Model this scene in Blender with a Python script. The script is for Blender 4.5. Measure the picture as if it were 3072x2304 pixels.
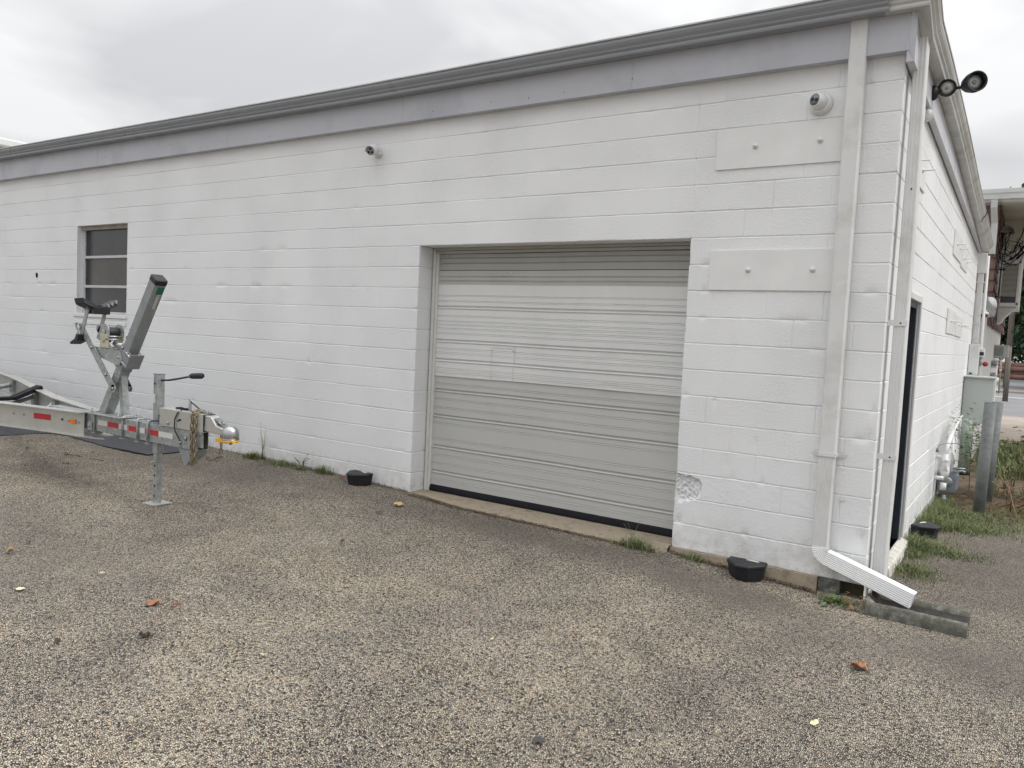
import bpy, math, random
import numpy as np
from mathutils import Vector, Matrix
for o in list(bpy.data.objects): bpy.data.objects.remove(o)
scene = bpy.context.scene
R = math.radians
# ------------------------------------------------------------------ camera, sky, sun
cam = bpy.data.objects.new('camera', bpy.data.cameras.new('camera'))
scene.collection.objects.link(cam)
yaw, pit, rol = -0.58566, 0.064859, 0.048664
F = Vector((math.sin(yaw)*math.cos(pit), math.cos(yaw)*math.cos(pit), -math.sin(pit)))
rt = Vector((math.cos(yaw), -math.sin(yaw), 0)); up = rt.cross(F)
rt2 = rt*math.cos(rol)+up*math.sin(rol); up2 = rt2.cross(F)
M = Matrix((rt2, up2, -F)).transposed().to_4x4(); M.translation = Vector((0.8647, -5.8692, 1.4322))
cam.matrix_world = M
cam.data.sensor_width = 36; cam.data.lens = 36*2350/3072; cam.data.clip_end = 600; cam.data.clip_start = .05
scene.camera = cam
scene.render.resolution_x = 1024; scene.render.resolution_y = 768

SUN_EL, SUN_AZ = 50, 80        # azimuth measured from +y towards +x
w = bpy.data.worlds.new("World"); scene.world = w; w.use_nodes = True
nt = w.node_tree; nt.nodes.clear(); N = nt.nodes; L = nt.links
wo = N.new('ShaderNodeOutputWorld'); bg = N.new('ShaderNodeBackground'); bg.inputs[1].default_value = .1
sky = N.new('ShaderNodeTexSky'); sky.sky_type = 'NISHITA'; sky.sun_disc = False
sky.sun_elevation = R(SUN_EL); sky.sun_rotation = R(SUN_AZ)
tc = N.new('ShaderNodeTexCoord'); sep = N.new('ShaderNodeSeparateXYZ'); L.new(tc.outputs['Generated'], sep.inputs[0])
mp = N.new('ShaderNodeMapping'); mp.inputs['Scale'].default_value = (1.0, 1.0, 2.6); L.new(tc.outputs['Generated'], mp.inputs[0])
n1 = N.new('ShaderNodeTexNoise'); n1.inputs['Scale'].default_value = 2.3; n1.inputs['Detail'].default_value = 4; n1.inputs['Roughness'].default_value = .5
n1.inputs['Distortion'].default_value = .5
L.new(mp.outputs[0], n1.inputs['Vector'])
cr = N.new('ShaderNodeValToRGB'); cr.color_ramp.elements[0].position = .38; cr.color_ramp.elements[0].color = (.77, .775, .79, 1)
cr.color_ramp.elements[1].position = .60; cr.color_ramp.elements[1].color = (1.10, 1.10, 1.10, 1)
L.new(n1.outputs['Fac'], cr.inputs[0])
mr = N.new('ShaderNodeMapRange'); mr.inputs[1].default_value = .0; mr.inputs[2].default_value = 1.0; mr.inputs[3].default_value = 7.3; mr.inputs[4].default_value = 24.0
pw = N.new('ShaderNodeMath'); pw.operation = 'POWER'; pw.inputs[1].default_value = 2.2; pw.use_clamp = True
cl_ = N.new('ShaderNodeMath'); cl_.operation = 'MAXIMUM'; cl_.inputs[1].default_value = 0; L.new(sep.outputs['Z'], cl_.inputs[0]); L.new(cl_.outputs[0], pw.inputs[0]); L.new(pw.outputs[0], mr.inputs[0])
mul = N.new('ShaderNodeVectorMath'); mul.operation = 'SCALE'; L.new(cr.outputs[0], mul.inputs[0]); L.new(mr.outputs[0], mul.inputs['Scale'])
mx = N.new('ShaderNodeMixRGB'); mx.inputs[0].default_value = .94; L.new(sky.outputs[0], mx.inputs[1]); L.new(mul.outputs[0], mx.inputs[2])
L.new(mx.outputs[0], bg.inputs[0]); L.new(bg.outputs[0], wo.inputs[0])
sun = bpy.data.objects.new('sun', bpy.data.lights.new('sun', 'SUN')); scene.collection.objects.link(sun)
sun.data.energy = 1.5; sun.data.angle = R(25); sun.data.color = (1, .97, .93)
sd = Vector((math.sin(R(SUN_AZ))*math.cos(R(SUN_EL)), math.cos(R(SUN_AZ))*math.cos(R(SUN_EL)), math.sin(R(SUN_EL))))
sun.rotation_euler = (-sd).to_track_quat('-Z', 'Y').to_euler()
scene.view_settings.view_transform = 'Standard'; scene.view_settings.look = 'None'
scene.view_settings.exposure = .13; scene.view_settings.gamma = 1

# ------------------------------------------------------------------ helpers
rng = random.Random(7)
class MB:
    """collects verts and faces for one mesh"""
    def __init__(s): s.v = []; s.f = []; s.sm = []
    def add(s, vs, fs, smooth=False):
        o = len(s.v); s.v += [tuple(v) for v in vs]
        for f in fs: s.f.append(tuple(i+o for i in f)); s.sm.append(smooth)
        return s
    def box(s, x0, y0, z0, x1, y1, z1):
        v = [(x, y, z) for z in (z0, z1) for y in (y0, y1) for x in (x0, x1)]
        return s.add(v, [(0, 2, 3, 1), (4, 5, 7, 6), (0, 1, 5, 4), (2, 6, 7, 3), (0, 4, 6, 2), (1, 3, 7, 5)])
    def beam(s, a, b, wd, ht, upv=(0, 0, 1), ch=0):
        a = Vector(a); b = Vector(b); d = (b-a).normalized(); u = Vector(upv)
        sx = d.cross(u).normalized(); u = sx.cross(d)
        if ch: pr = [(-wd/2+ch, -ht/2), (wd/2-ch, -ht/2), (wd/2, -ht/2+ch), (wd/2, ht/2-ch), (wd/2-ch, ht/2), (-wd/2+ch, ht/2), (-wd/2, ht/2-ch), (-wd/2, -ht/2+ch)]
        else: pr = [(-wd/2, -ht/2), (wd/2, -ht/2), (wd/2, ht/2), (-wd/2, ht/2)]
        n = len(pr); vs = [p+sx*x+u*y for p in (a, b) for x, y in pr]
        return s.add(vs, [tuple(range(n))[::-1], tuple(range(n, 2*n))]+[(i, (i+1) % n, n+(i+1) % n, n+i) for i in range(n)])
    def tube(s, pts, r, n=8, closed=False, caps=True):
        P = [Vector(p) for p in pts]; m = len(P); rs = r if isinstance(r, (list, tuple)) else [r]*m
        vs = []; pu = None
        for i, p in enumerate(P):
            if closed: d = P[(i+1) % m]-P[i-1]
            else: d = P[min(i+1, m-1)]-P[max(i-1, 0)]
            d = d.normalized() if d.length > 1e-9 else Vector((0, 0, 1))
            if pu is None: pu = d.orthogonal().normalized()
            sx = d.cross(pu)
            if sx.length < 1e-6: sx = d.orthogonal()
            sx.normalize(); pu = sx.cross(d).normalized()
            for k in range(n):
                a = 2*math.pi*k/n; vs.append(p+(pu*math.cos(a)+sx*math.sin(a))*rs[i])
        fs = []
        for i in range(m if closed else m-1):
            j = (i+1) % m
            for k in range(n): fs.append((i*n+k, i*n+(k+1) % n, j*n+(k+1) % n, j*n+k))
        s.add(vs, fs, True)
        if caps and not closed:
            o = len(s.v)-len(vs)
            s.f.append(tuple(o+k for k in range(n))); s.sm.append(False)
            s.f.append(tuple(o+(m-1)*n+k for k in range(n))[::-1]); s.sm.append(False)
        return s
    def prism(s, poly, h, axis='z', base=0):
        """poly: list of 2-D points, extruded along axis from base by h; x->(y,z) y->(x,z) z->(x,y)"""
        n = len(poly)
        def mk(p, t):
            return {'z': (p[0], p[1], t), 'y': (p[0], t, p[1]), 'x': (t, p[0], p[1])}[axis]
        vs = [mk(p, base) for p in poly]+[mk(p, base+h) for p in poly]
        return s.add(vs, [tuple(range(n))[::-1], tuple(range(n, 2*n))]+[(i, (i+1) % n, n+(i+1) % n, n+i) for i in range(n)])
    def lathe(s, prof, c, axis='z', n=20):
        """prof: (r,t) pairs around axis through c"""
        c = Vector(c); ax = {'x': (Vector((0, 1, 0)), Vector((0, 0, 1)), Vector((1, 0, 0))), 'y': (Vector((0, 0, 1)), Vector((1, 0, 0)), Vector((0, 1, 0))), 'z': (Vector((1, 0, 0)), Vector((0, 1, 0)), Vector((0, 0, 1)))}
        A, B, T = ax[axis] if isinstance(axis, str) else axis
        vs = []
        for r, t in prof:
            for k in range(n):
                a = 2*math.pi*k/n; vs.append(c+(A*math.cos(a)+B*math.sin(a))*r+T*t)
        m = len(prof)
        s.add(vs, [(i*n+k, i*n+(k+1) % n, (i+1)*n+(k+1) % n, (i+1)*n+k) for i in range(m-1) for k in range(n)], True)
        o = len(s.v)-len(vs)
        if prof[0][0] > 1e-4: s.f.append(tuple(o+k for k in range(n))[::-1]); s.sm.append(False)
        if prof[-1][0] > 1e-4: s.f.append(tuple(o+(m-1)*n+k for k in range(n))); s.sm.append(False)
        return s
    def move(s, d):
        s.v = [(a+d[0], b+d[1], c+d[2]) for a, b, c in s.v]; return s
    def build(s, name, mat, parent=None, bevel=0, seg=1, recalc=True):
        me = bpy.data.meshes.new(name); me.from_pydata(s.v, [], s.f)
        me.polygons.foreach_set('use_smooth', s.sm)
        o = bpy.data.objects.new(name, me); scene.collection.objects.link(o)
        if recalc:
            import bmesh
            bm = bmesh.new(); bm.from_mesh(me); bmesh.ops.recalc_face_normals(bm, faces=bm.faces); bm.to_mesh(me); bm.free()
        me.materials.append(mat)
        if parent: o.parent = parent
        if bevel:
            b = o.modifiers.new('bevel', 'BEVEL'); b.width = bevel; b.segments = seg; b.limit_method = 'ANGLE'; b.angle_limit = R(40)
        return o
def tag(o, label=None, cat=None, group=None, kind=None):
    if label: o['label'] = label
    if cat: o['category'] = cat
    if group: o['group'] = group
    if kind: o['kind'] = kind
    return o
def empty(name, loc, label, cat, group=None, rz=0):
    o = bpy.data.objects.new(name, None); scene.collection.objects.link(o); o.location = loc; o.rotation_euler = (0, 0, rz)
    o.empty_display_size = .1
    return tag(o, label, cat, group)
def box(*a): return MB().box(*a)

def hsh(i, j, s=0):
    v = np.sin(i*127.1+j*311.7+s*74.7)*43758.5453; return v-np.floor(v)
def vn(x, y, s=0):
    x = np.asarray(x, float); y = np.asarray(y, float)
    i = np.floor(x); j = np.floor(y); fx = x-i; fy = y-j; fx = fx*fx*(3-2*fx); fy = fy*fy*(3-2*fy)
    return (hsh(i, j, s)*(1-fx)+hsh(i+1, j, s)*fx)*(1-fy)+(hsh(i, j+1, s)*(1-fx)+hsh(i+1, j+1, s)*fx)*fy

# ------------------------------------------------------------------ materials
def newmat(name):
    m = bpy.data.materials.new(name); m.use_nodes = True
    return m, m.node_tree.nodes, m.node_tree.links, m.node_tree.nodes['Principled BSDF']
def ramp(N, stops, interp='LINEAR'):
    r = N.new('ShaderNodeValToRGB'); cr = r.color_ramp; cr.interpolation = interp
    while len(cr.elements) < len(stops): cr.elements.new(.5)
    for e, (p, c) in zip(cr.elements, stops):
        e.position = p; e.color = (c, c, c, 1) if isinstance(c, (int, float)) else (*c, 1)
    return r
def noise(N, L, vec, sc, det=3, rough=.5, dist=0):
    n = N.new('ShaderNodeTexNoise'); n.inputs['Scale'].default_value = sc; n.inputs['Detail'].default_value = det
    n.inputs['Roughness'].default_value = rough; n.inputs['Distortion'].default_value = dist
    L.new(vec, n.inputs['Vector']); return n
def mixc(N, L, f, a, b, mode='MIX'):
    m = N.new('ShaderNodeMixRGB'); m.blend_type = mode
    for i, x in enumerate((f, a, b)):
        if isinstance(x, (int, float)): m.inputs[i].default_value = x if i == 0 else (x, x, x, 1)
        elif isinstance(x, tuple): m.inputs[i].default_value = (*x, 1)
        else: L.new(x, m.inputs[i])
    return m
def mat(name, col, rough=.5, metal=0, var=.12, vs=6, bump=0, bs=80, dirt=None, dirts=2.5, spec=.5):
    """principled with noise-varied colour and roughness, optional dirt patches and bump"""
    m, N, L, P = newmat(name); tc = N.new('ShaderNodeTexCoord'); v = tc.outputs['Object']
    n = noise(N, L, v, vs, 4, .6)
    lo = tuple(max(0, c*(1-var)) for c in col); hi = tuple(min(1, c*(1+var)) for c in col)
    r = ramp(N, [(.3, lo), (.7, hi)]); L.new(n.outputs['Fac'], r.inputs[0]); out = r.outputs[0]
    if dirt:
        n2 = noise(N, L, v, dirts, 6, .7); r2 = ramp(N, [(.5, 0.), (.72, 1.)]); L.new(n2.outputs['Fac'], r2.inputs[0])
        out = mixc(N, L, r2.outputs[0], out, dirt).outputs[0]
    L.new(out, P.inputs['Base Color']); P.inputs['Metallic'].default_value = metal
    P.inputs['Specular IOR Level'].default_value = spec
    rr = ramp(N, [(.3, max(0, rough-.08)), (.7, min(1, rough+.1))]); n3 = noise(N, L, v, vs*3, 3); L.new(n3.outputs['Fac'], rr.inputs[0]); L.new(rr.outputs[0], P.inputs['Roughness'])
    if bump:
        nb = noise(N, L, v, bs, 4, .6); b = N.new('ShaderNodeBump'); b.inputs['Strength'].default_value = bump; b.inputs['Distance'].default_value = .004
        L.new(nb.outputs['Fac'], b.inputs['Height']); L.new(b.outputs[0], P.inputs['Normal'])
    return m

def wall_mat():
    m, N, L, P = newmat('painted_block'); tc = N.new('ShaderNodeTexCoord'); v = tc.outputs['Object']
    a = noise(N, L, v, .9, 4, .6); r = ramp(N, [(.3, (.785, .794, .806)), (.7, (.832, .840, .850))]); L.new(a.outputs['Fac'], r.inputs[0])
    # faint yellowish weathering and grey grime streaks
    mp = N.new('ShaderNodeMapping'); mp.inputs['Scale'].default_value = (1.5, 1.5, .5); L.new(v, mp.inputs[0])
    b = noise(N, L, mp.outputs[0], 1.7, 5, .65); rb = ramp(N, [(.55, 0.), (.75, .35)]); L.new(b.outputs['Fac'], rb.inputs[0])
    c = mixc(N, L, rb.outputs[0], r.outputs[0], (.76, .765, .745))
    # splash-back dirt near the foot of the wall
    sp = N.new('ShaderNodeSeparateXYZ'); L.new(v, sp.inputs[0]); mr = N.new('ShaderNodeMapRange')
    mr.inputs[1].default_value = -.2; mr.inputs[2].default_value = .12; mr.inputs[3].default_value = .8; mr.inputs[4].default_value = 0; L.new(sp.outputs['Z'], mr.inputs[0])
    d = noise(N, L, v, 9, 5, .7); rd = ramp(N, [(.42, 0.), (.66, 1.)]); L.new(d.outputs['Fac'], rd.inputs[0])
    mu = N.new('ShaderNodeMath'); mu.operation = 'MULTIPLY'; L.new(mr.outputs[0], mu.inputs[0]); L.new(rd.outputs[0], mu.inputs[1])
    c2 = mixc(N, L, mu.outputs[0], c.outputs[0], (.50, .48, .42))
    L.new(c2.outputs[0], P.inputs['Base Color']); P.inputs['Roughness'].default_value = .62; P.inputs['Specular IOR Level'].default_value = .35
    n1 = noise(N, L, v, 55, 5, .62); n2 = noise(N, L, v, 210, 2, .5); n3 = noise(N, L, v, 1.3, 2)
    bl = N.new('ShaderNodeMapRange'); bl.inputs[1].default_value = .35; bl.inputs[2].default_value = .65; bl.inputs[3].default_value = .4; bl.inputs[4].default_value = 1.; L.new(n3.outputs['Fac'], bl.inputs[0])
    pit = N.new('ShaderNodeTexVoronoi'); pit.inputs['Scale'].default_value = 5.5; L.new(v, pit.inputs['Vector'])
    rp = ramp(N, [(0.0, 0.), (.05, 1.)]); L.new(pit.outputs['Distance'], rp.inputs[0])
    ad = N.new('ShaderNodeMath'); ad.operation = 'ADD'; L.new(n1.outputs['Fac'], ad.inputs[0]); L.new(n2.outputs['Fac'], ad.inputs[1])
    ad2 = N.new('ShaderNodeMath'); ad2.operation = 'ADD'; L.new(ad.outputs[0], ad2.inputs[0]); L.new(rp.outputs[0], ad2.inputs[1])
    bu = N.new('ShaderNodeBump'); bu.inputs['Distance'].default_value = .0055; L.new(bl.outputs[0], bu.inputs['Strength']); L.new(ad2.outputs[0], bu.inputs['Height'])
    L.new(bu.outputs[0], P.inputs['Normal'])
    return m

def ground_mat(name='aggregate_paving', cell=112, dark=(.032, .030, .029), s1=(.40, .375, .335), s2=(.68, .65, .58), stain=True):
    m, N, L, P = newmat(name); tc = N.new('ShaderNodeTexCoord'); v = tc.outputs['Object']
    wv = noise(N, L, v, 40, 2); wp = N.new('ShaderNodeVectorMath'); wp.operation = 'MULTIPLY_ADD'
    L.new(wv.outputs['Color'], wp.inputs[0]); wp.inputs[1].default_value = (.016, .016, 0); L.new(v, wp.inputs[2])
    V = N.new('ShaderNodeTexVoronoi'); V.voronoi_dimensions = '2D'; V.feature = 'DISTANCE_TO_EDGE'; V.inputs['Scale'].default_value = cell; L.new(wp.outputs[0], V.inputs['Vector'])
    C = N.new('ShaderNodeTexVoronoi'); C.voronoi_dimensions = '2D'; C.inputs['Scale'].default_value = cell; L.new(wp.outputs[0], C.inputs['Vector'])
    sc = N.new('ShaderNodeSeparateColor'); L.new(C.outputs['Color'], sc.inputs[0])
    st = ramp(N, [(0., (.10, .095, .09)), (.14, s1), (.55, s2), (.8, (s2[0]*1.1, s2[1]*1.02, s2[2]*.9)), (1., (s1[0]*1.15, s1[1]*.95, s1[2]*.8))]); L.new(sc.outputs[0], st.inputs[0])
    # how much stone shows: patchy wear
    big = noise(N, L, v, .55, 4, .55, .3); mid = noise(N, L, v, 3.2, 4, .6)
    wmix = mixc(N, L, .45, big.outputs['Fac'], mid.outputs['Fac']).outputs[0]
    th = N.new('ShaderNodeMapRange'); th.inputs[1].default_value = .38; th.inputs[2].default_value = .62; th.inputs[3].default_value = .20; th.inputs[4].default_value = .125; L.new(wmix, th.inputs[0])
    sub = N.new('ShaderNodeMath'); sub.operation = 'SUBTRACT'; rv = N.new('ShaderNodeMath'); rv.operation = 'MULTIPLY_ADD'; L.new(sc.outputs[2], rv.inputs[0]); rv.inputs[1].default_value = .14; rv.inputs[2].default_value = -.05; rs = N.new('ShaderNodeMath'); rs.operation = 'SUBTRACT'; L.new(V.outputs['Distance'], rs.inputs[0]); L.new(rv.outputs[0], rs.inputs[1]); L.new(rs.outputs[0], sub.inputs[0]); L.new(th.outputs[0], sub.inputs[1])
    mr = N.new('ShaderNodeMapRange'); mr.inputs[1].default_value = -.04; mr.inputs[2].default_value = .06; L.new(sub.outputs[0], mr.inputs[0])
    drop = ramp(N, [(.07, 0.), (.16, 1.)]); L.new(sc.outputs[1], drop.inputs[0])
    mu = N.new('ShaderNodeMath'); mu.operation = 'MULTIPLY'; L.new(mr.outputs[0], mu.inputs[0]); L.new(drop.outputs[0], mu.inputs[1])
    col = mixc(N, L, mu.outputs[0], dark, st.outputs[0]).outputs[0]
    # coarse tint: purple-grey to tan
    t = noise(N, L, v, 1.1, 5, .6, .4); tr = ramp(N, [(.3, (.80, .765, .745)), (.5, (.95, .905, .845)), (.72, (1.0, .94, .84))]); L.new(t.outputs['Fac'], tr.inputs[0])
    col = mixc(N, L, 1., col, tr.outputs[0], 'MULTIPLY').outputs[0]
    if stain:
        # water-worn dark run below the splash block and broad soft dark patches elsewhere
        def blob(loc, scl, rz, amt, edge=(.15, .75)):
            nonlocal col
            mp = N.new('ShaderNodeMapping'); mp.vector_type = 'TEXTURE'; mp.inputs['Location'].default_value = (*loc, 0); mp.inputs['Rotation'].default_value = (0, 0, R(rz)); mp.inputs['Scale'].default_value = (*scl, 1)
            nn = noise(N, L, v, 5, 3); w2 = N.new('ShaderNodeVectorMath'); w2.operation = 'MULTIPLY_ADD'; L.new(nn.outputs['Color'], w2.inputs[0]); w2.inputs[1].default_value = (.35, .35, 0); L.new(v, w2.inputs[2])
            fl = N.new('ShaderNodeVectorMath'); fl.operation = 'MULTIPLY'; fl.inputs[1].default_value = (1, 1, 0); L.new(w2.outputs[0], fl.inputs[0])
            L.new(fl.outputs[0], mp.inputs[0]); g = N.new('ShaderNodeTexGradient'); g.gradient_type = 'SPHERICAL'; L.new(mp.outputs[0], g.inputs[0])
            rr = ramp(N, [(edge[0]*.3, 0.), (edge[1], 1.)]); L.new(g.outputs['Fac'], rr.inputs[0]); am = N.new('ShaderNodeMath'); am.operation = 'MULTIPLY'; am.inputs[1].default_value = amt; L.new(rr.outputs[0], am.inputs[0])
            col = mixc(N, L, am.outputs[0], col, (.10, .088, .078)).outputs[0]
        blob((.15, -.75), (1.3, .55), 12, .35); blob((1.1, -.5), (.9, .8), 0, .45); blob((.9, 2.2), (.9, 3.), 0, .45)
        blob((-4.6, -3.2), (1.7, 1.3), 30, .35); blob((-2.0, -.35), (2.6, .35), 0, .5); blob((-6.5, -.6), (2.5, .7), 0, .5); blob((-.6, -.45), (.8, .4), 0, .55)
    L.new(col, P.inputs['Base Color']); P.inputs['Roughness'].default_value = .8; P.inputs['Specular IOR Level'].default_value = .3
    bh = N.new('ShaderNodeMath'); bh.operation = 'MULTIPLY_ADD'; L.new(sc.outputs[2], bh.inputs[0]); bh.inputs[1].default_value = .5; L.new(mu.outputs[0], bh.inputs[2])
    bu = N.new('ShaderNodeBump'); bu.inputs['Strength'].default_value = .9; bu.inputs['Distance'].default_value = .004; L.new(bh.outputs[0], bu.inputs['Height']); L.new(bu.outputs[0], P.inputs['Normal'])
    return m
def leaf_mat(name, c1, c2, rough=.6):
    m, N, L, P = newmat(name); g = N.new('ShaderNodeNewGeometry'); r = ramp(N, [(0., c1), (1., c2)]); L.new(g.outputs['Random Per Island'], r.inputs[0])
    L.new(r.outputs[0], P.inputs['Base Color']); P.inputs['Roughness'].default_value = rough; P.inputs['Specular IOR Level'].default_value = .3
    return m

MWALL = wall_mat(); MGROUND = ground_mat()
MWHITE = mat('white_paint', (.74, .74, .735), .42, 0, .05, 3, .1, 60)
MDS = mat('white_downspout_paint', (.68, .68, .675), .45, 0, .05, 2, .05, 30, dirt=(.50, .49, .46), dirts=1.6)
MDSN = mat('new_white_aluminium', (.80, .81, .81), .3, 0, .03, 2)
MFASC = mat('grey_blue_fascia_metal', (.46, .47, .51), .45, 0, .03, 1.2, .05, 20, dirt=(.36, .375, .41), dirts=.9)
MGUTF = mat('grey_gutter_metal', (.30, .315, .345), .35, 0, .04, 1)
MGUT = mat('weathered_white_gutter', (.56, .565, .55), .4, 0, .07, 3, dirt=(.33, .33, .30), dirts=2)
MCONC = mat('stained_concrete', (.33, .28, .21), .9, 0, .35, 9, 1., 45, dirt=(.14, .10, .07), dirts=9)
MSPL = mat('mossy_concrete', (.10, .10, .082), .92, 0, .35, 14, 1., 70, dirt=(.26, .255, .23), dirts=16)
MDOORB = mat('beige_door_steel', (.49, .492, .475), .38, 0, .03, 1.5)
MDOORW = mat('white_door_steel', (.66, .665, .66), .36, 0, .05, 1.6)
MDOORT = mat('beige_grey_top_panel', (.36, .36, .335), .4, 0, .06, 2.5)
MRUB = mat('black_rubber', (.008, .008, .012), .7, 0, .2, 10, spec=.25)
MBLK = mat('black_plastic', (.010, .011, .015), .5, 0, .15, 10, .15, 200)
MNAVY = mat('dark_navy_paint', (.018, .025, .035), .4, 0, .1, 4)
MGALV = mat('galvanised_steel', (.34, .36, .36), .45, .5, .28, 26, .05, 90)
MGALVD = mat('dull_galvanised_steel', (.27, .285, .30), .5, .4, .12, 12, .05, 60)
MALU = mat('mill_aluminium', (.50, .50, .475), .36, .55, .08, 4, .03, 40)
MZINC = mat('zinc_plated_steel', (.55, .54, .40), .35, .7, .12, 20)
MCHROME = mat('polished_steel', (.40, .41, .42), .28, .9, .15, 25)
MYEL = mat('yellow_plastic', (.72, .38, .02), .4, 0, .06, 20)
MRED = mat('red_reflective_tape', (.42, .015, .02), .4, 0, .1, 60)
MSIL = mat('silver_reflective_tape', (.60, .61, .60), .35, 0, .06, 60)
MAMB = mat('amber_lens', (.80, .19, .01), .3, 0, .08, 40)
MCHAIN = mat('yellow_zinc_chain', (.26, .22, .15), .4, .7, .3, 60, dirt=(.14, .09, .06), dirts=30)
MGRN = mat('green_sticker', (.01, .13, .07), .4, 0, .1, 60)
MLAB = mat('grey_label', (.42, .45, .40), .5, 0, .25, 160)
MCAMW = mat('white_camera_plastic', (.72, .72, .72), .32, 0, .03, 5)
MLENS = mat('dark_lens', (.02, .022, .028), .12, 0, .1, 5)
MGREYF = mat('grey_lens_plate', (.30, .31, .34), .3, 0, .05, 5)
MLED = mat('pale_lamp_glass', (.50, .50, .48), .15, 0, .15, 60)
MPOST = mat('weathered_post_steel', (.17, .185, .185), .75, .1, .3, 9, .25, 50, dirt=(.25, .26, .255), dirts=5)
MCAB = mat('pale_green_cabinet_paint', (.50, .535, .52), .45, 0, .05, 2, dirt=(.42, .45, .44))
MMETER = mat('grey_gas_meter_paint', (.22, .25, .29), .45, 0, .12, 9)
MPIPEG = mat('pale_green_pipe', (.30, .35, .32), .6, 0, .15, 6)
MGLASS = mat('dark_window_glass', (.035, .035, .038), .12, 0, .25, 1.2)
MCURT = mat('brownish_blind', (.09, .08, .07), .8, 0, .3, 3)
MWOODW = mat('rusty_window_head', (.33, .28, .25), .7, 0, .25, 8)
MSOIL = mat('bare_soil', (.12, .085, .055), .95, 0, .45, 6, 1., 30, dirt=(.045, .05, .02), dirts=2)
MPATCH = mat('dark_blue_grey_ground', (.042, .043, .052), .75, 0, .25, 12, .4, 90)
MROAD = mat('grey_road_asphalt', (.20, .20, .205), .9, 0, .12, .5, .4, 60)
MWALK = mat('tan_concrete_pavement', (.36, .31, .265), .9, 0, .15, .7, .3, 30, dirt=(.27, .235, .20), dirts=.8)
MLINE = mat('white_road_paint', (.75, .75, .74), .7, 0, .06, 5)
MLAWN = mat('lawn_green', (.10, .17, .03), .9, 0, .3, 3, .8, 40)
MSHING = mat('brown_shake', (.17, .105, .092), .8, 0, .3, 5, .5, 60)
MSIDE = mat('beige_vinyl_siding', (.56, .55, .49), .5, 0, .06, 2)
MPOLE = mat('weathered_timber_pole', (.16, .14, .12), .9, 0, .2, 6, .6, 30)
MBARK = mat('tree_bark', (.055, .045, .035), .95, 0, .3, 6, .8, 20)
MLEAFT = leaf_mat('tree_leaves', (.012, .035, .018), (.05, .095, .035))
MGRASS = leaf_mat('grass_blades', (.065, .10, .035), (.25, .28, .13))
MGRASSD = leaf_mat('dry_grass_blades', (.16, .12, .05), (.16, .19, .06))
MWEED = leaf_mat('weed_leaves', (.05, .10, .03), (.14, .20, .07))
MDEAD = leaf_mat('dead_leaves', (.07, .035, .018), (.20, .12, .06))
MTWIG = mat('dry_twig', (.20, .13, .075), .9, 0, .3, 20)

# ------------------------------------------------------------------ the setting
H = .2032
def gz(x, y):
    b = np.interp(x, [-14, -6.7, -5.4, -4.2, -1.6, -.75, -.3, .2], [-.07, -.13, -.15, -.19, -.222, -.275, -.305, -.305])
    return b+.008*np.minimum(y, 0)
def sheet(name, xs, ys, zf, m, kind='structure', label=None):
    X, Y = np.meshgrid(xs, ys); Z = zf(X, Y); n = len(xs)
    v = np.stack([X, Y, Z], -1).reshape(-1, 3).tolist()
    f = [(j*n+i, j*n+i+1, (j+1)*n+i+1, (j+1)*n+i) for j in range(len(ys)-1) for i in range(n-1)]
    b = MB(); b.v = [tuple(a) for a in v]; b.f = f; b.sm = [True]*len(f)
    return tag(b.build(name, m, recalc=False), label, kind=kind)
xs = np.concatenate([[-150, -60, -30, -20], np.arange(-14, 4, .12), [5, 8, 15, 30, 60, 150]])
ys = np.concatenate([[-80, -30, -15], np.arange(-8, 9, .12), [12, 20, 40, 80, 200]])
def gzf(X, Y):
    near = (X > -13.9) & (X < 3.9) & (Y > -7.9) & (Y < 8.9)
    n = (vn(X*1.7, Y*1.7, 3)-.5)*.018+(vn(X*6, Y*6, 5)-.5)*.006
    return gz(X, Y)+np.where(near, n*np.clip(-Y*2, .15, 1), 0)
sheet('ground', xs, ys, gzf, MGROUND)
# flat dark blue-grey strip on the ground between trailer and wall
pb = MB(); pts = [(-13.5, -2.2), (-9.75, -2.3), (-9.49, -1.43), (-9.42, -1.16), (-9.35, -.92), (-9.17, -.86), (-8.9, -.87), (-8.5, -.90), (-7.98, -.93), (-7.6, -.90), (-7.27, -.86), (-7.22, -.60), (-7.28, -.35), (-7.40, -.15), (-7.54, -.02), (-13.5, -.02)]
pts2 = []
for (a, b) in zip(pts, pts[1:]+pts[:1]):
    for t in (0, .25, .5, .75):
        x = a[0]*(1-t)+b[0]*t; y = a[1]*(1-t)+b[1]*t
        j = .018 if b[1] < -.03 else 0
        pts2.append((x+rng.uniform(-j, j), y+rng.uniform(-j, j)))
pv = [(x, y, float(gz(x, y))+.014) for x, y in pts2]; cx = (-9.4, -.4); c0 = (cx[0], cx[1], float(gz(*cx))+.016)
pb.add([c0]+pv, [(0, i+1, (i+1) % len(pv)+1) for i in range(len(pv))]); tag(pb.build('dark_ground_patch', MPATCH), kind='structure')
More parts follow.
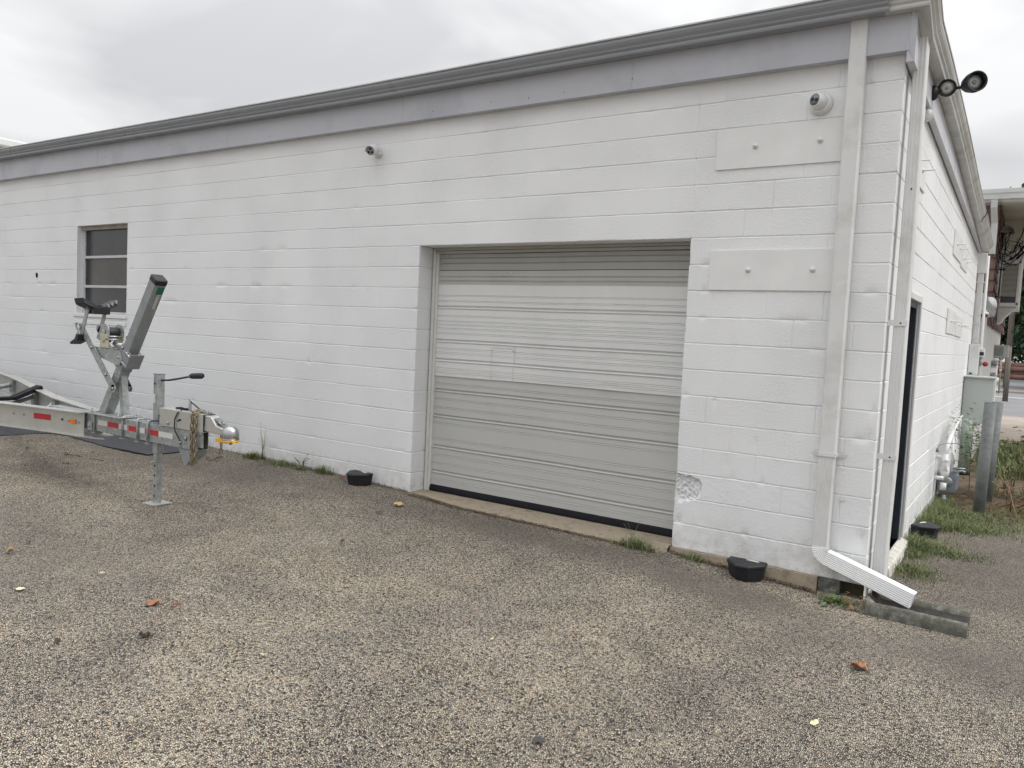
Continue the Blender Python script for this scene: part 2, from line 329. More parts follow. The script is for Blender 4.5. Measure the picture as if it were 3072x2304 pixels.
# verge, pavement, road, lawn
sheet('soil_verge', np.arange(.02, 9, .15), np.arange(4.2, 13.2, .15), lambda X, Y: -.285+.02*vn(X*3, Y*3, 1)-.035*(np.clip(5-Y, 0, 1)), MSOIL)
sheet('pavement', [-20, 60], [13.2, 20.9], lambda X, Y: X*0-.278, MWALK)
tag(box(-20, 20.9, -.34, 60, 21.05, -.275).build('kerb', MWALK), kind='structure')
sheet('road', [-40, 60], [21.05, 39], lambda X, Y: X*0-.292, MROAD)
sheet('road_line', [-40, 60], [33.9, 34.15], lambda X, Y: X*0-.288, MLINE)
tag(box(-40, 38.95, -.34, 60, 39.1, -.2).build('far_kerb', MWALK), kind='structure')
sheet('far_driveway', [-.85, 9], [39.1, 75], lambda X, Y: X*0-.25, MROAD)
sheet('lawn', [-30, -.85], [39.1, 75], lambda X, Y: X*0-.22, MLAWN)

# ------------------------------------------------------------------ block building
def axis_cols(a, b, step, fine=None, joints=None, jw=.006):
    c = list(np.arange(a, b, step))+[b]
    if fine:
        for f0, f1, fs in fine: c += list(np.arange(f0, f1, fs))
    if joints is not None:
        for j in joints:
            c += [j-jw*2.2, j-jw, j-jw*.35, j, j+jw*.35, j+jw, j+jw*2.2]
    c = sorted(x for x in c if a-1e-9 <= x <= b+1e-9)
    o = [c[0]]
    for x in c[1:]:
        if x-o[-1] > .0011: o.append(x)
    o[-1] = b
    return np.array(o)
def zrows(z0, z1, extra=()):
    zs = [z0, z1]+list(extra)
    for k in range(-2, 19):
        z = k*H
        zs += [z-.030, z-.019, z-.015, z-.0115, z-.008, z-.0045, z-.0015, z+.001, z+.0025, z+.0042, z+.0062, z+.0095, z+.02, z+H*.3, z+H*.5, z+H*.7]
    zs = sorted(z for z in zs if z0-1e-9 <= z <= z1+1e-9); o = [zs[0]]
    for z in zs[1:]:
        if z-o[-1] > .0011: o.append(z)
    o[-1] = z1
    return np.array(o)
def relief(S, Z, seed, vj=1.):
    """depth into the wall: raked bed joints, faint head joints, uneven faces"""
    k = np.round(Z/H); wob = (vn(S*3.1, k*7.3, seed)-.5)*.005+(vn(S*22, k*3.1, seed+1)-.5)*.004
    dz = Z-k*H-wob*.6; wdt = .0065+.0045*vn(S*1.3, k*5.1, seed+2)
    amp = .0028+.0056*vn(S*2.2, k*9.7, seed+3)
    d = amp*np.where(dz < .0012, np.clip(1+dz/wdt, 0, 1), np.exp(-((dz-.0012)/.0016)**2))
    # dribbled lip under the joint
    d -= .0018*vn(S*12, k*2.9, seed+8)*np.exp(-((dz+.0105)/.003)**2)
    row = np.floor(Z/H); off = (row % 2)*H
    js = np.round((S-off)/(2*H)); ds = S-off-js*2*H
    va = vj*(.0018+.0012*(S > -5)+.0028*(S > -1.6))*np.clip(hsh(js, row, seed+4)*1.5-.2, 0, 1)
    d += va*np.exp(-(ds/.0035)**2)
    b = np.floor((S-off)/(2*H)+.5)
    d += (hsh(b, row, seed+5)-.5)*.0022
    rough = np.clip(hsh(b, row, seed+6)*1.3-.3, 0, 1)
    d += (vn(S*45, Z*45, seed+7)-.5)*.0016*(.25+rough)
    # chipped arrises along the joints
    ch = vn(S*9.3, Z*9.3, seed+11); d += np.clip(ch-.80, 0, 1)*.045*np.exp(-(dz/.018)**2)
    return d
def edge_relief(Z, seed):
    k = np.round(Z/H); dz = Z-k*H
    return .007*np.exp(-(dz/.006)**2)+.009*np.clip(vn(Z*31, 0*Z, seed)-.4, 0, 1)+.06*np.clip(vn(Z*5.3, 0*Z+4, seed)-.74, 0, 1)
def gridmesh(mb, cols, rows, dfun, mp, openings=()):
    S, Z = np.meshgrid(cols, rows); D = dfun(S, Z); X, Y, Zz = mp(S, Z, D)
    n = len(cols); V = np.stack([X, Y, Zz], -1).reshape(-1, 3)
    cs = (cols[:-1]+cols[1:])/2; cz = (rows[:-1]+rows[1:])/2
    CS, CZ = np.meshgrid(cs, cz); keep = np.ones_like(CS, bool)
    for (a, b, c, d) in openings: keep &= ~((CS > a) & (CS < b) & (CZ > c) & (CZ < d))
    J, I = np.nonzero(keep); base = J*n+I+len(mb.v)
    mb.v += [tuple(v) for v in V.tolist()]
    mb.f += list(zip(base.tolist(), (base+1).tolist(), (base+n+1).tolist(), (base+n).tolist())); mb.sm += [True]*len(base)
GL, GR, GT = -4.18, -1.428, 11*H
WL, WR, WB, WT = -10.53, -9.26, 7*H, 13*H
X0 = -15.0; Y1 = 8.62; ZB = -.205; ZT = 3.46
bld = empty('block_building', (0, 0, -.3), 'long single-storey building of white painted concrete block with grey eaves', 'building')
bld.location = (0, 0, 0)
def nofl(mb):
    return mb
wall = MB()
fr = [(-1.44, 0, .0065)]
openF = [(GL, GR, -1, GT), (WL, WR, WB, WT), (-11.727, -11.633, 1.903, 1.997)]
joints = [i*H for i in range(-74, 1)]
cols = axis_cols(X0, 0, .05, fr, joints); cols = np.array(sorted(set(list(cols)+[GL, GR, WL, WR, -11.727, -11.633])))
rows = zrows(ZB, ZT, [.2+i*.012 for i in range(18)]+[GT, WB, WT, 1.903, 1.997])
def dfront(S, Z):
    d = relief(S, Z, 10)
    # smooth lintels
    lin = ((S > GL-.38) & (S < GR+.05) & (Z > GT+.006) & (Z < GT+H-.006)) | ((S > WL-.1) & (S < WR+.25) & (Z > WT+.006) & (Z < WT+H-.006))
    d = np.where(lin, .0003, d)
    # broken block face beside the door, two smaller knocks
    sp = (np.abs((S+1.43)/.215)**3+np.abs((Z-.285)/.098)**3 < .75+.55*vn(S*26, Z*26, 8)) & (S > GR-.02)
    d = np.where(sp, .010+.020*vn(S*55, Z*75, 31)+.022*(vn(S*120, Z*140, 32)-.3), d)
    for cx_, cz_, rx, rz_, dp in [(-1.385, .015, .035, .045, .014), (-1.02, .52, .035, .022, .010), (-.82, .70, .02, .02, .012), (-1.15, .99, .02, .02, .010), (-.045, .13, .045, .05, .02), (-.05, .83, .04, .04, .012), (-.03, 1.02, .03, .03, .01), (-.33, .0, .03, .03, .01), (-.30, .2, .02, .02, .015)]:
        e = ((S-cx_)/rx)**2+((Z-cz_)/rz_)**2
        d = d+dp*np.exp(-e*1.5)*(.5+.8*vn(S*120, Z*120, 33))
    # edges at door jambs and corner
    for xe in (GL, GR, 0.):
        t = np.exp(-(np.abs(S-xe)/.006)); d = d*(1-t)+t*edge_relief(Z, 40+int(abs(xe)*3))
    # vent hole rim
    return d
def mpf(S, Z, D):
    X = S.copy(); X = np.where(np.abs(S) < 1e-6, -D, X); X = np.where(np.abs(S-GL) < 1e-6, GL-D, X); X = np.where(np.abs(S-GR) < 1e-6, GR+D, X)
    return X, D, Z
gridmesh(wall, cols, rows, dfront, mpf, openF)
# side wall (+x face), runs to the far corner
DY0, DY1, DZT = .80, 1.745, 1.86
cols = axis_cols(0, Y1, .05, [(0, .45, .007)], [i*H for i in range(0, 43)]); cols = np.array(sorted(set(list(cols)+[DY0, DY1])))
rows2 = zrows(-.40, 3.62, [DZT, -.215])
def dside(S, Z):
    d = relief(S+H, Z, 60); t = np.exp(-(np.abs(S)/.006)); return d*(1-t)+t*edge_relief(Z, 40)
gridmesh(wall, cols, rows2, dside, lambda S, Z, D: (-D, np.where(np.abs(S) < 1e-6, D, S), Z), [(DY0, DY1, -.215, DZT)])
# reveals of the garage opening
rj = zrows(-.3, GT)
for xe, sgn in ((GL, 1), (GR, -1)):
    c2 = axis_cols(0, .215, .02, None, [H*.75])
    gridmesh(wall, c2, rj, lambda S, Z: np.where(S < 1e-6, edge_relief(Z, 40+int(abs(xe)*3)), relief(S*1.+5*abs(xe), Z, 80, .5)*.7), lambda S, Z, D: (xe-sgn*D, np.where(S < 1e-6, D, S), Z))
wall.add([(GL, 0, GT), (GR, 0, GT), (GR, .24, GT), (GL, .24, GT)], [(0, 1, 2, 3)])
# window reveals
for a, b in (((WL, 0, WB), (WL, .14, WT)), ((WR, 0, WB), (WR, .14, WT))):
    x = a[0]; wall.add([(x, 0, WB), (x, .14, WB), (x, .14, WT), (x, 0, WT)], [(0, 1, 2, 3)])
wall.add([(WL, 0, WT), (WR, 0, WT), (WR, .14, WT), (WL, .14, WT)], [(0, 1, 2, 3)])
wall.add([(WL, 0, WB), (WR, 0, WB), (WR, .14, WB), (WL, .14, WB)], [(0, 1, 2, 3)])
# side door reveals
for y in (DY0, DY1): wall.add([(0, y, -.215), (-.12, y, -.215), (-.12, y, DZT), (0, y, DZT)], [(0, 1, 2, 3)])
wall.add([(0, DY0, DZT), (0, DY1, DZT), (-.12, DY1, DZT), (-.12, DY0, DZT)], [(0, 1, 2, 3)])
# hidden left and rear faces
wall.add([(X0, 0, ZB), (X0, Y1, ZB), (X0, Y1, ZT), (X0, 0, ZT)], [(0, 1, 2, 3)])
wall.add([(X0, Y1, -.4), (0, Y1, -.4), (0, Y1, 3.2), (X0, Y1, 3.2)], [(0, 1, 2, 3)])
wall.build('wall', MWALL, bld, recalc=False)
# vent hole with a chipped rim
vh = MB(); n = 32; cx_, cz_, hw = -11.68, 1.95, .049; vs = []
for k in range(n):
    a = 2*math.pi*k/n; ca, sa = math.cos(a), math.sin(a); m_ = hw/max(abs(ca), abs(sa)); r_ = .036+.005*float(vn(k*.9, 0, 3))
    vs += [(cx_+ca*m_, .0005, cz_+sa*m_), (cx_+ca*(r_+.010), -.003-.003*float(vn(k, 1, 4)), cz_+sa*(r_+.010)), (cx_+ca*r_, -.001, cz_+sa*r_*1.15), (cx_+ca*r_, .10, cz_+sa*r_*1.15)]
vh.add(vs, [(k*4+j, ((k+1) % n)*4+j, ((k+1) % n)*4+j+1, k*4+j+1) for k in range(n) for j in range(3)], True)
vh.build('vent_hole_rim', MWALL, bld)
MB().lathe([(0, .003), (.0375, .003)], (cx_, 0, cz_), 'y', 20).build('vent_hole_dark', MRUB, bld)  # black disc near the surface, paints the darkness inside the hole
# foundation
fb = MB(); px_ = -1.43; n = 60
ptsf = [(-1.43+1.12*i/n) for i in range(n+1)]
top = [(x, -.028-.012*float(vn(x*20, 0, 3)), -.203+.006*float(vn(x*25, 2, 3))) for x in ptsf]
vs = []
for x, y, z in top: vs += [(x, .01, z), (x, y, z), (x, y-.012, -.30), (x, y-.02, -.45)]
fb.add(vs, [(i*4+j, i*4+j+1, (i+1)*4+j+1, (i+1)*4+j) for i in range(n) for j in range(3)]+[(n*4, n*4+1, n*4+2, n*4+3)])
fb.build('foundation', MCONC, bld, recalc=False)
old = mat('dark_grey_old_block', (.13, .13, .115), .95, 0, .5, 22, 1., 60)  # rough dark grey block at the foundation corner
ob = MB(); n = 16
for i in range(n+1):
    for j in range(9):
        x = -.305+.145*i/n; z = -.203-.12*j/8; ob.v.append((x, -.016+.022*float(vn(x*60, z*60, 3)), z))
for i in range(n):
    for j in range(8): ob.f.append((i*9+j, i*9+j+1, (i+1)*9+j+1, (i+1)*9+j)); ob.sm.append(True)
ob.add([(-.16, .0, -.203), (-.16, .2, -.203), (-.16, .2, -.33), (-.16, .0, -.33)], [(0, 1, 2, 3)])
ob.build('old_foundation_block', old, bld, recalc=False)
MB().box(-.16, .09, -.5, .0-.012, .3, -.200).build('foundation_void', MSOIL, bld)
MB().box(-.012, .30, -.5, .012, 8.6, -.395)
# apron / sill under the garage door
ap = MB(); n = 70
for i in range(n+1):
    t = i/n; x = GL+(GR-GL)*t
    y = -.015-.125*min(1, t*3.2)-.010*float(vn(x*9, 0, 4))-.006*float(vn(x*31, 0, 5))
    if t > .93: y += (t-.93)*.9
    ap.v += [(x, .35, -.186), (x, .02, -.188), (x, y+.03, -.192-.004*float(vn(x*12, 1, 6))), (x, y, -.204-.008*float(vn(x*14, 3, 7))), (x, y-.008, -.32)]
for i in range(n):
    for j in range(4): ap.f.append((i*5+j, i*5+j+1, (i+1)*5+j+1, (i+1)*5+j)); ap.sm.append(j > 1)
ap.build('concrete_sill', MCONC, bld, recalc=False)

# eaves: fascia, gutters, roof (the side eaves fall towards the back)
FB = 3.42
fz = lambda y: 3.335-.034*y           # side fascia bottom
gt = lambda y: float(np.interp(y, [0, 1.3, 2.25, 6.15, 8.1], [3.655, 3.625, 3.595, 3.335, 3.19]))            # side gutter top
f = MB().box(X0-.05, -.075, FB, .02, -.001, 3.72)
f.box(X0-.05, -.082, FB-.006, .022, -.001, FB-.002)
fas = f.build('fascia', MFASC, bld)
for xj in (-1.985, -4.42, -7.1, -9.9, -12.6): MB().box(xj-.012, -.0775, FB+.002, xj+.012, -.0755, 3.66).build('fascia_joint', MFASC, fas)
for xj in (-1.97, -2.6, -2.95, -3.35, -4.02, -5.0, -6.35, -8.2, -9.7, -11.3):
    MB().lathe([(.004, 0), (.004, -.003), (.0, -.005)], (xj, -.0755, 3.50+rng.uniform(-.03, .06)), 'y', 8).build('nail', MRUB, fas)
def loft(mb, prof, path):
    """prof list of (o,z); path list of fn(o,z)->xyz"""
    n = len(prof); vs = [fn(o, z) for fn in path for o, z in prof]
    mb.add(vs, [(i*n+j, i*n+j+1, (i+1)*n+j+1, (i+1)*n+j) for i in range(len(path)-1) for j in range(n-1)])
    return mb
# K-style gutter cross-section: distance out from fascia, height
KP = [(0, .115), (0, 0), (.075, 0), (.080, .012), (.077, .028), (.092, .042), (.094, .052), (.112, .070), (.122, .088), (.122, .108), (.130, .110), (.130, .122), (.118, .122), (.116, .100), (.10, .07), (.004, .06)]
GF = MB(); zb = 3.658
zf_ = lambda x: zb+.004*min(0, -x-2)*-0+max(0, (-x-5))*.0065
loft(GF, KP, [lambda o, z, x=x: (x, -.077-o*1.28, zf_(x)+z) for x in (X0-.1, -12, -9, -7, -5, -4, -2, -.10)])
gfo = GF.build('front_gutter', MGUTF, bld, recalc=False)
for xs_ in (-3.3, -6.9, -10.4):
    loft(MB(), [(o*1.015+.001, z*1.01-.001) for o, z in KP[1:12]], [lambda o, z, x=x: (x, -.077-o*1.28, zf_(x)+z) for x in (xs_-.03, xs_+.03)]).build('gutter_seam', MGUTF, gfo, recalc=False)
loft(MB(), [(.133, .112), (.133, .123), (.118, .1235)], [lambda o, z, x=x: (x, -.077-o*1.28, zf_(x)+z+.0006) for x in (X0-.1, -12, -9, -7, -5, -4, -2, -.10)]).build('gutter_lip', MGUT, gfo, recalc=False)
GC = MB(); c = .062   # mitred corner and side gutter
loft(GC, KP, [lambda o, z: (-.13, -.078-o*1.01, zb-.001+z*1.01), lambda o, z: (c+o, -.078-o, zb-.001+z), lambda o, z: (c+o, .14, gt(.14)-.122+z)])
loft(GC, KP, [lambda o, z, y=y: (c+o, y, gt(y)-.122+z+.004*math.sin(y*2.3)) for y in (.14, .9, 1.8, 2.7, 3.6, 4.5, 5.4, 6.3)])
loft(GC, KP, [lambda o, z, y=y: (c+o*1.06+.004, y, gt(y)-.126+z+.004*math.sin(y*2.3)) for y in (6.28, 7.1, 7.9, 8.55)])
GC.add([(c+o, 8.55, gt(8.55)-.126+z) for o, z in KP[:12]], [tuple(range(12))])
GC.build('side_gutter', MGUT, bld, recalc=False)
SF = MB()
ysf = [-.076, 1, 2.45, 4, 6, 8.6]
for x_, in ((.062,),):
    pass
vs = []
for y in ysf:
    zt_ = gt(max(y, 0))-.02; b0 = fz(max(y, 0)) if y > 0 else 3.34
    vs += [(.012, y, b0), (.060, y, b0), (.060, y, zt_), (.012, y, zt_)]
SF.add(vs, [(i*4+j, i*4+(j+1) % 4, (i+1)*4+(j+1) % 4, (i+1)*4+j) for i in range(len(ysf)-1) for j in range(4)]+[(3, 2, 1, 0), (20, 21, 22, 23)])
for yj in (2.45, 3.1, 4.9):
    SF.box(.060, yj-.01, fz(yj)+.002, .0625, yj+.01, fz(yj)+.16)
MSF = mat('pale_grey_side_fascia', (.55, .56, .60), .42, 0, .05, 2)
SF.build('side_fascia', MSF, bld)
SO = MB(); vs = []
for y in ysf: vs += [(.060, y, gt(max(y, 0))-.13), (.064, y, gt(max(y, 0))-.13)]
SO.add(vs, [(i*2, i*2+1, i*2+3, i*2+2) for i in range(len(ysf)-1)]); SO.build('soffit', MGUT, bld, recalc=False)
RO = MB(); RO.add([(X0-.1, -.09, 3.765), (.09, -.09, 3.765), (.09, 8.6, 3.28), (X0-.1, 8.6, 3.28)], [(0, 1, 2, 3)])
RO.box(X0-.12, -.21, 3.786+.001, -.12, -.06, 3.79)
RO.build('roof', mat('pale_roof_membrane', (.6, .6, .6), .7), bld)
# corner trim board end of the front fascia
MB().add([(.024, -.083, 3.70), (.024, -.083, FB-.004), (.062, -.080, 3.34), (.062, -.080, 3.60)], [(0, 1, 2, 3)]).build('corner_trim', MFASC, bld)

# window
wn = MB(); y0 = .085
fr_ = MB()
fr_.box(WL, y0, WB, WL+.045, y0+.05, WT-.055).box(WR-.035, y0, WB, WR, y0+.05, WT-.055)
fr_.box(WL+.045, y0, WB, WR-.035, y0+.05, WB+.03)
for z in (1.80, 2.21): fr_.box(WL+.045, y0-.012, z-.018, WR-.035, y0+.045, z+.018)
win = fr_.build('window', mat('grey_white_window_frame', (.52, .53, .55), .45, 0, .08, 6), bld, bevel=.003)
MB().box(WL, y0-.03, WT-.055, WR, y0+.05, WT-.0005).build('window_head', MWOODW, win)
for i, (z0, z1) in enumerate(((WB+.03, 1.782), (1.818, 2.192), (2.228, WT-.056))):
    MB().box(WL+.045, y0+.022, z0, WR-.035, y0+.028, z1).build('pane', MGLASS if i != 1 else mat('brownish_glass', (.06, .052, .045), .15, 0, .3, 2), win)
    MB().box(WL+.045, y0+.0195, z0, WL+.13, y0+.0215, z1).build('curtain_edge', mat('dark_curtain_edge', (.02, .022, .03), .3), win)
sl = MB().box(WL-.06, -.022, WB-.055, WR+.02, .083, WB-.002); sl.box(WL-.055, -.012, WB-.155, WR+.01, -.0005, WB-.10)
sl.build('window_sill', MWHITE, win, bevel=.006)
# garage door: ribbed sheet profile built from rib heights
DXL, DXR, DYF = -4.105, GR+.004, .235
def ribsheet(z0, z1, small, big, x0, x1, yf, depth=.012):
    """profile (z, y) top-down; small rib = 6 mm step line, big rib = recessed band"""
    ev = [(z, 0) for z in small]+[(z, 1) for z in big]; ev.sort(reverse=True); pr = [(z1, yf)]
    for z, b in ev:
        if b: pr += [(z+.018, yf-.001), (z+.015, yf+depth*1.2), (z+.006, yf+depth*1.2), (z-.010, yf-.009), (z-.022, yf)]
        else: pr += [(z+.006, yf-.001), (z+.005, yf+.005), (z+.002, yf+.005), (z-.006, yf-.004), (z-.009, yf)]
    pr += [(z0, yf)]
    m = MB(); nx = 40; n = len(pr)
    for i in range(nx+1):
        x = x0+(x1-x0)*i/nx
        for z, y in pr: m.v.append((x, y, z+.0015*math.sin(x*4+z*2)))
    for i in range(nx):
        for j in range(n-1): m.f.append((i*n+j, i*n+j+1, (i+1)*n+j+1, (i+1)*n+j)); m.sm.append(False)
    return m
gd = ribsheet(-.135, .98, [.901, .749, .664, .507, .349, .186, .100, -.063], [.832, .575, .266, .011], DXL, DXR, DYF).build('garage_door', MDOORB, bld, recalc=False)
MB().box(DXL, DYF-.003, .4455, DXR, DYF+.006, .4495)
tp2 = ribsheet(1.874, 2.012, [1.955, 1.915], [], DXL, DXR, DYF-.008); tp2.build('upper_section', mat('mid_beige_panel', (.44, .44, .415), .4, 0, .08, 1.2), gd, recalc=False)  # section toned between the white sheet and the darker top section
ub = ribsheet(.978, 1.876, [1.771, 1.717, 1.571, 1.52, 1.486, 1.449, 1.402, 1.251, 1.209, 1.053, 1.02], [1.655, 1.325, 1.135], DXL, DXR, DYF-.012, .014)
# crumpled lower lip of the newer white sheet
vv = []
for x, y, z in ub.v:
    if z < 1.09: y += .004*float(vn(x*5, z*9, 2))*(1.09-z)*8
    if abs(z-.978) < .01: z += .010*(float(vn(x*1.7, 0, 6))-.5)
    if x > -2.3 and z < 1.4: y -= .004*math.exp(-((x+2.15)/.12)**2)*abs(math.sin(z*40))
    vv.append((x, y, z))
ub.v = vv; ub.build('white_upper_sheet', MDOORW, gd, recalc=False)
tp = ribsheet(2.018, 2.172, [2.135, 2.085], [], DXL, DXR, DYF-.006); tp.build('top_section', MDOORT, gd, recalc=False)
MB().box(DXL, DYF+.010, .96, DXR, DYF+.05, GT).box(DXL, DYF+.004, 2.008, DXR, DYF+.012, 2.020).build('door_backing', MRUB, gd)
hd = MB().box(GL+.01, .205, 2.176, GR, .228, 2.205).box(GL+.01, .195, 2.207, GR, .235, GT-.001); hd.build('door_header', MDOORT, gd, bevel=.003)
sl_ = MB(); sl_.prism([(.212, -.135), (.226, -.125), (.245, -.125), (.250, -.186), (.205, -.186), (.204, -.165)], DXR-DXL-.0, 'x', DXL); sl_.build('rubber_seal', MRUB, gd)
df = MB().box(GL+.012, .195, -.19, GL+.045, .26, GT-.03).box(GL+.045, .207, -.19, GL+.076, .26, GT-.045)
df.build('door_frame', mat('cream_white_trim', (.60, .60, .57), .5, 0, .06, 6, .1, 50), gd, bevel=.004)
# marks on the upper sheet (removed lettering ghosts)
MRES = mat('brown_residue', (.50, .495, .48), .7, 0, .4, 60)
for (x, z, a, b) in [(-3.42, 1.235, .0025, .05), (-3.42, 1.14, .002, .035), (-3.16, 1.22, .0025, .10), (-3.29, 1.285, .12, .002), (-3.17, 1.262, .018, .004), (-3.42, 1.03, .0018, .06), (-3.17, 1.06, .0018, .07), (-3.36, 1.95, .0022, .05), (-3.30, 1.965, .05, .0015), (-3.24, 1.99, .010, .006), (-3.47, 1.95, .0015, .04)]:
    MB().box(x-a, DYF-.0165, z-b/1, x+a, DYF-.0155, z+b/1).build('old_sticker_mark', MRES, gd)

# side door
sdn = MB().box(-.118, DY0+.04, -.21, -.075, DY1-.05, DZT-.05); sd_ = sdn.build('side_door', MNAVY, bld)
MB().box(-.11, DY0+.001, -.214, -.012, DY0+.045, DZT-.001).box(-.11, DY1-.05, -.214, -.012, DY1-.001, DZT-.001).box(-.11, DY0+.045, DZT-.05, -.012, DY1-.05, DZT-.001).build('side_door_frame', MNAVY, sd_, bevel=.003)
MB().lathe([(.0, .075), (.022, .07), (.028, .052), (.022, .035), (.010, .028), (.010, .01), (.026, .008), (.026, 0)], (-.075, 1.0, .855), 'x', 16).build('door_knob', MCHROME, sd_)
MB().box(.001, DY1-.002, -.2, .022, DY1+.05, DZT+.06).box(.001, DY0-.05, DZT+.0, .022, DY1-.004, DZT+.055).build('door_trim', MDS, sd_, bevel=.004)
MB().prism([(-.02, -.215), (.055, -.235), (.075, -.33), (-.02, -.33)], DY1-DY0+.16, 'y', DY0-.06).build('doorstep', mat('white_painted_step', (.62, .60, .55), .8, 0, .15, 12, .6, 50, dirt=(.35, .30, .22), dirts=7), bld, bevel=.008)

# ------------------------------------------------------------------ downspouts
def dsprof(w_, d_, nr=4):
    """corrugated rectangular pipe outline, centred; ribs on the broad faces"""
    P = []; r = .008
    def face(ax, ay, bx, by, nx, ny, k):
        n = k*4
        for i in range(n+1):
            t = i/n; s = (.0034 if (i % 4) in (1, 2) else 0)*(.75 if k > 4 else 1) if 0 < i < n else 0
            P.append((ax+(bx-ax)*t-nx*s, ay+(by-ay)*t-ny*s))
    face(-w_/2+r, -d_/2, w_/2-r, -d_/2, 0, -1, nr); face(w_/2, -d_/2+r, w_/2, d_/2-r, 1, 0, 2)
    face(w_/2-r, d_/2, -w_/2+r, d_/2, 0, 1, nr); face(-w_/2, d_/2-r, -w_/2, -d_/2+r, -1, 0, 2)
    return P
def sweep(mb, prof, stations, smooth=False, cap=True):
    """stations: (origin, X axis, Y axis, scale)"""
    n = len(prof); vs = []
    for o, ax, ay, s in stations:
        o = Vector(o); ax = Vector(ax); ay = Vector(ay)
        for a, b in prof: vs.append(o+ax*a*s+ay*b*s)
    fs = [(i*n+j, i*n+(j+1) % n, (i+1)*n+(j+1) % n, (i+1)*n+j) for i in range(len(stations)-1) for j in range(n)]
    mb.add(vs, fs, smooth)
    return mb
ds1 = empty('downspout', (-.29, -.05, -.1), 'wide white ribbed downspout right of the garage door, kicking out over the concrete trough', 'downspout')
ds1.location = (0, 0, 0)
X1, Y1d = -.292, -.052
p = dsprof(.112, .078, 7)
pp_ = [(x*(1 if abs(x) > .048 else 1), (-.039 if y < 0 else .039) if abs(x) < .047 else y) for x, y in p]
b = MB(); sweep(b, pp_, [((X1-.020*0-.0, Y1d, 3.70), (1, 0, 0), (0, 1, 0), 1), ((X1-.002, Y1d, .70), (1, 0, 0), (0, 1, 0), 1)])
sweep(b, p, [((X1-.002, Y1d, .70), (1, 0, 0), (0, 1, 0), .94), ((X1-.006, Y1d, .03), (1, 0, 0), (0, 1, 0), .94)])
b.build('pipe', MDS, ds1)
b = MB(); st = []
# crimped elbow bent sideways: the ribbed face keeps facing out, the right flank becomes the top
ang = R(79); rad = .074; K = 24; ox = X1-.006
for i in range(K+1):
    t = i/K; a = ang*t
    o = Vector((ox+rad*(1-math.cos(a))+.0*t, Y1d-.012*t, .035-rad*1.05*math.sin(a)))
    s = 1.02 if i % 2 else .92
    if i < 2 or i > K-2: s = .97
    st.append((o, (math.cos(a), 0, math.sin(a)), (0, 1, 0), s))
EL = MB(); sweep(EL, p, st); EL.build('elbow', MDSN, ds1)
o_ = st[-1][0]; endp = Vector((.318, -.115, -.205)); dext = (endp-o_).normalized()
sy2 = Vector((0, 1, 0)); sy2 = (sy2-dext*sy2.dot(dext)).normalized(); sx2 = sy2.cross(dext).normalized()
if sx2.z < 0: sx2 = -sx2
EX = MB(); sweep(EX, p, [(o_-dext*.012, sx2, sy2, .99), (o_+dext*.02, sx2, sy2, .99), (o_+dext*.021, sx2, sy2, .95), (o_+dext*.03, sx2, sy2, .95), (o_+dext*.031, sx2, sy2, 1.0), (endp, sx2, sy2, 1.0), (endp, sx2, sy2, .96), (o_, sx2, sy2, .94)])
EX.build('extension', MDSN, ds1, recalc=False)
def strap(parent, x, y, z, w_, d_, m, wings=True):
    s = MB(); s.box(x-w_/2-.004, y-d_/2-.005, z-.014, x+w_/2+.004, y-d_/2-.0012, z+.014)
    s.box(x-w_/2-.005, y-d_/2-.004, z-.014, x-w_/2-.001, y+d_/2, z+.014).box(x+w_/2+.001, y-d_/2-.004, z-.014, x+w_/2+.005, y+d_/2, z+.014)
    if wings:
        for sg in (-1, 1):
            x0 = x+sg*(w_/2+.003); s.prism([(x0, z-.022), (x0+sg*.035, z-.022), (x0+sg*.058, z), (x0+sg*.035, z+.022), (x0, z+.022)], .006, 'y', -.014)
            s.lathe([(.008, 0), (.007, -.005), (0, -.007)], (x0+sg*.028, -.010, z), 'y', 10)
    return s.build('strap', m, parent)
strap(ds1, X1, Y1d, .69, .112, .078, MDS)
for sg in (1,):
    s = MB(); x0 = X1+.085; z = .37; s.prism([(x0, z-.018), (x0+.03, z-.018), (x0+.048, z), (x0+.03, z+.018), (x0, z+.018)], .003, 'y', -.004); s.lathe([(.008, 0), (.007, -.005), (0, -.007)], (x0+.016, -.004, z), 'y', 10); s.build('old_strap_tab', MDS, ds1)
# outlet collar beneath the gutter
MB().box(X1-.052, Y1d-.036, 3.70, X1+.052, Y1d+.036, 3.715).build('outlet', MGUTF, ds1)

ds2 = empty('downspout', (.07, .14, -.2), 'narrow white downspout at the outer corner beside the dark side door', 'downspout'); ds2.location = (0, 0, 0)
X2, Y2 = .072, .155
p2 = dsprof(.082, .105, 3)
b = MB(); sweep(b, p2, [((X2-.002, Y2, 3.60), (1, 0, 0), (0, 1, 0), 1), ((X2+.006, Y2, 2.55), (1, 0, 0), (0, 1, 0), 1)])
sweep(b, p2, [((X2+.006, Y2, 2.565), (1, 0, 0), (0, 1, 0), 1.04), ((X2+.008, Y2, .70), (1, 0, 0), (0, 1, 0), 1.04), ((X2-.003, Y2, .05), (1, 0, 0), (0, 1, 0), 1.04)])
sweep(b, p2, [((X2-.003, Y2, .06), (1, 0, 0), (0, 1, 0), 1.08), ((X2-.003, Y2, -.19), (1, 0, 0), (0, 1, 0), 1.08)])
b.build('pipe', MDS, ds2)
b = MB(); st = []
for i in range(11):
    t = i/10; a = R(60)*t; o = Vector((X2-.003, Y2, -.19))+Vector((.07*(1-math.cos(a)), 0, -.07*math.sin(a))); tg = Vector((math.sin(a), 0, -math.cos(a))); ax = Vector((math.cos(a), 0, math.sin(a)))
    st.append((o, ax, (0, 1, 0), 1.1 if i % 2 else 1.05))
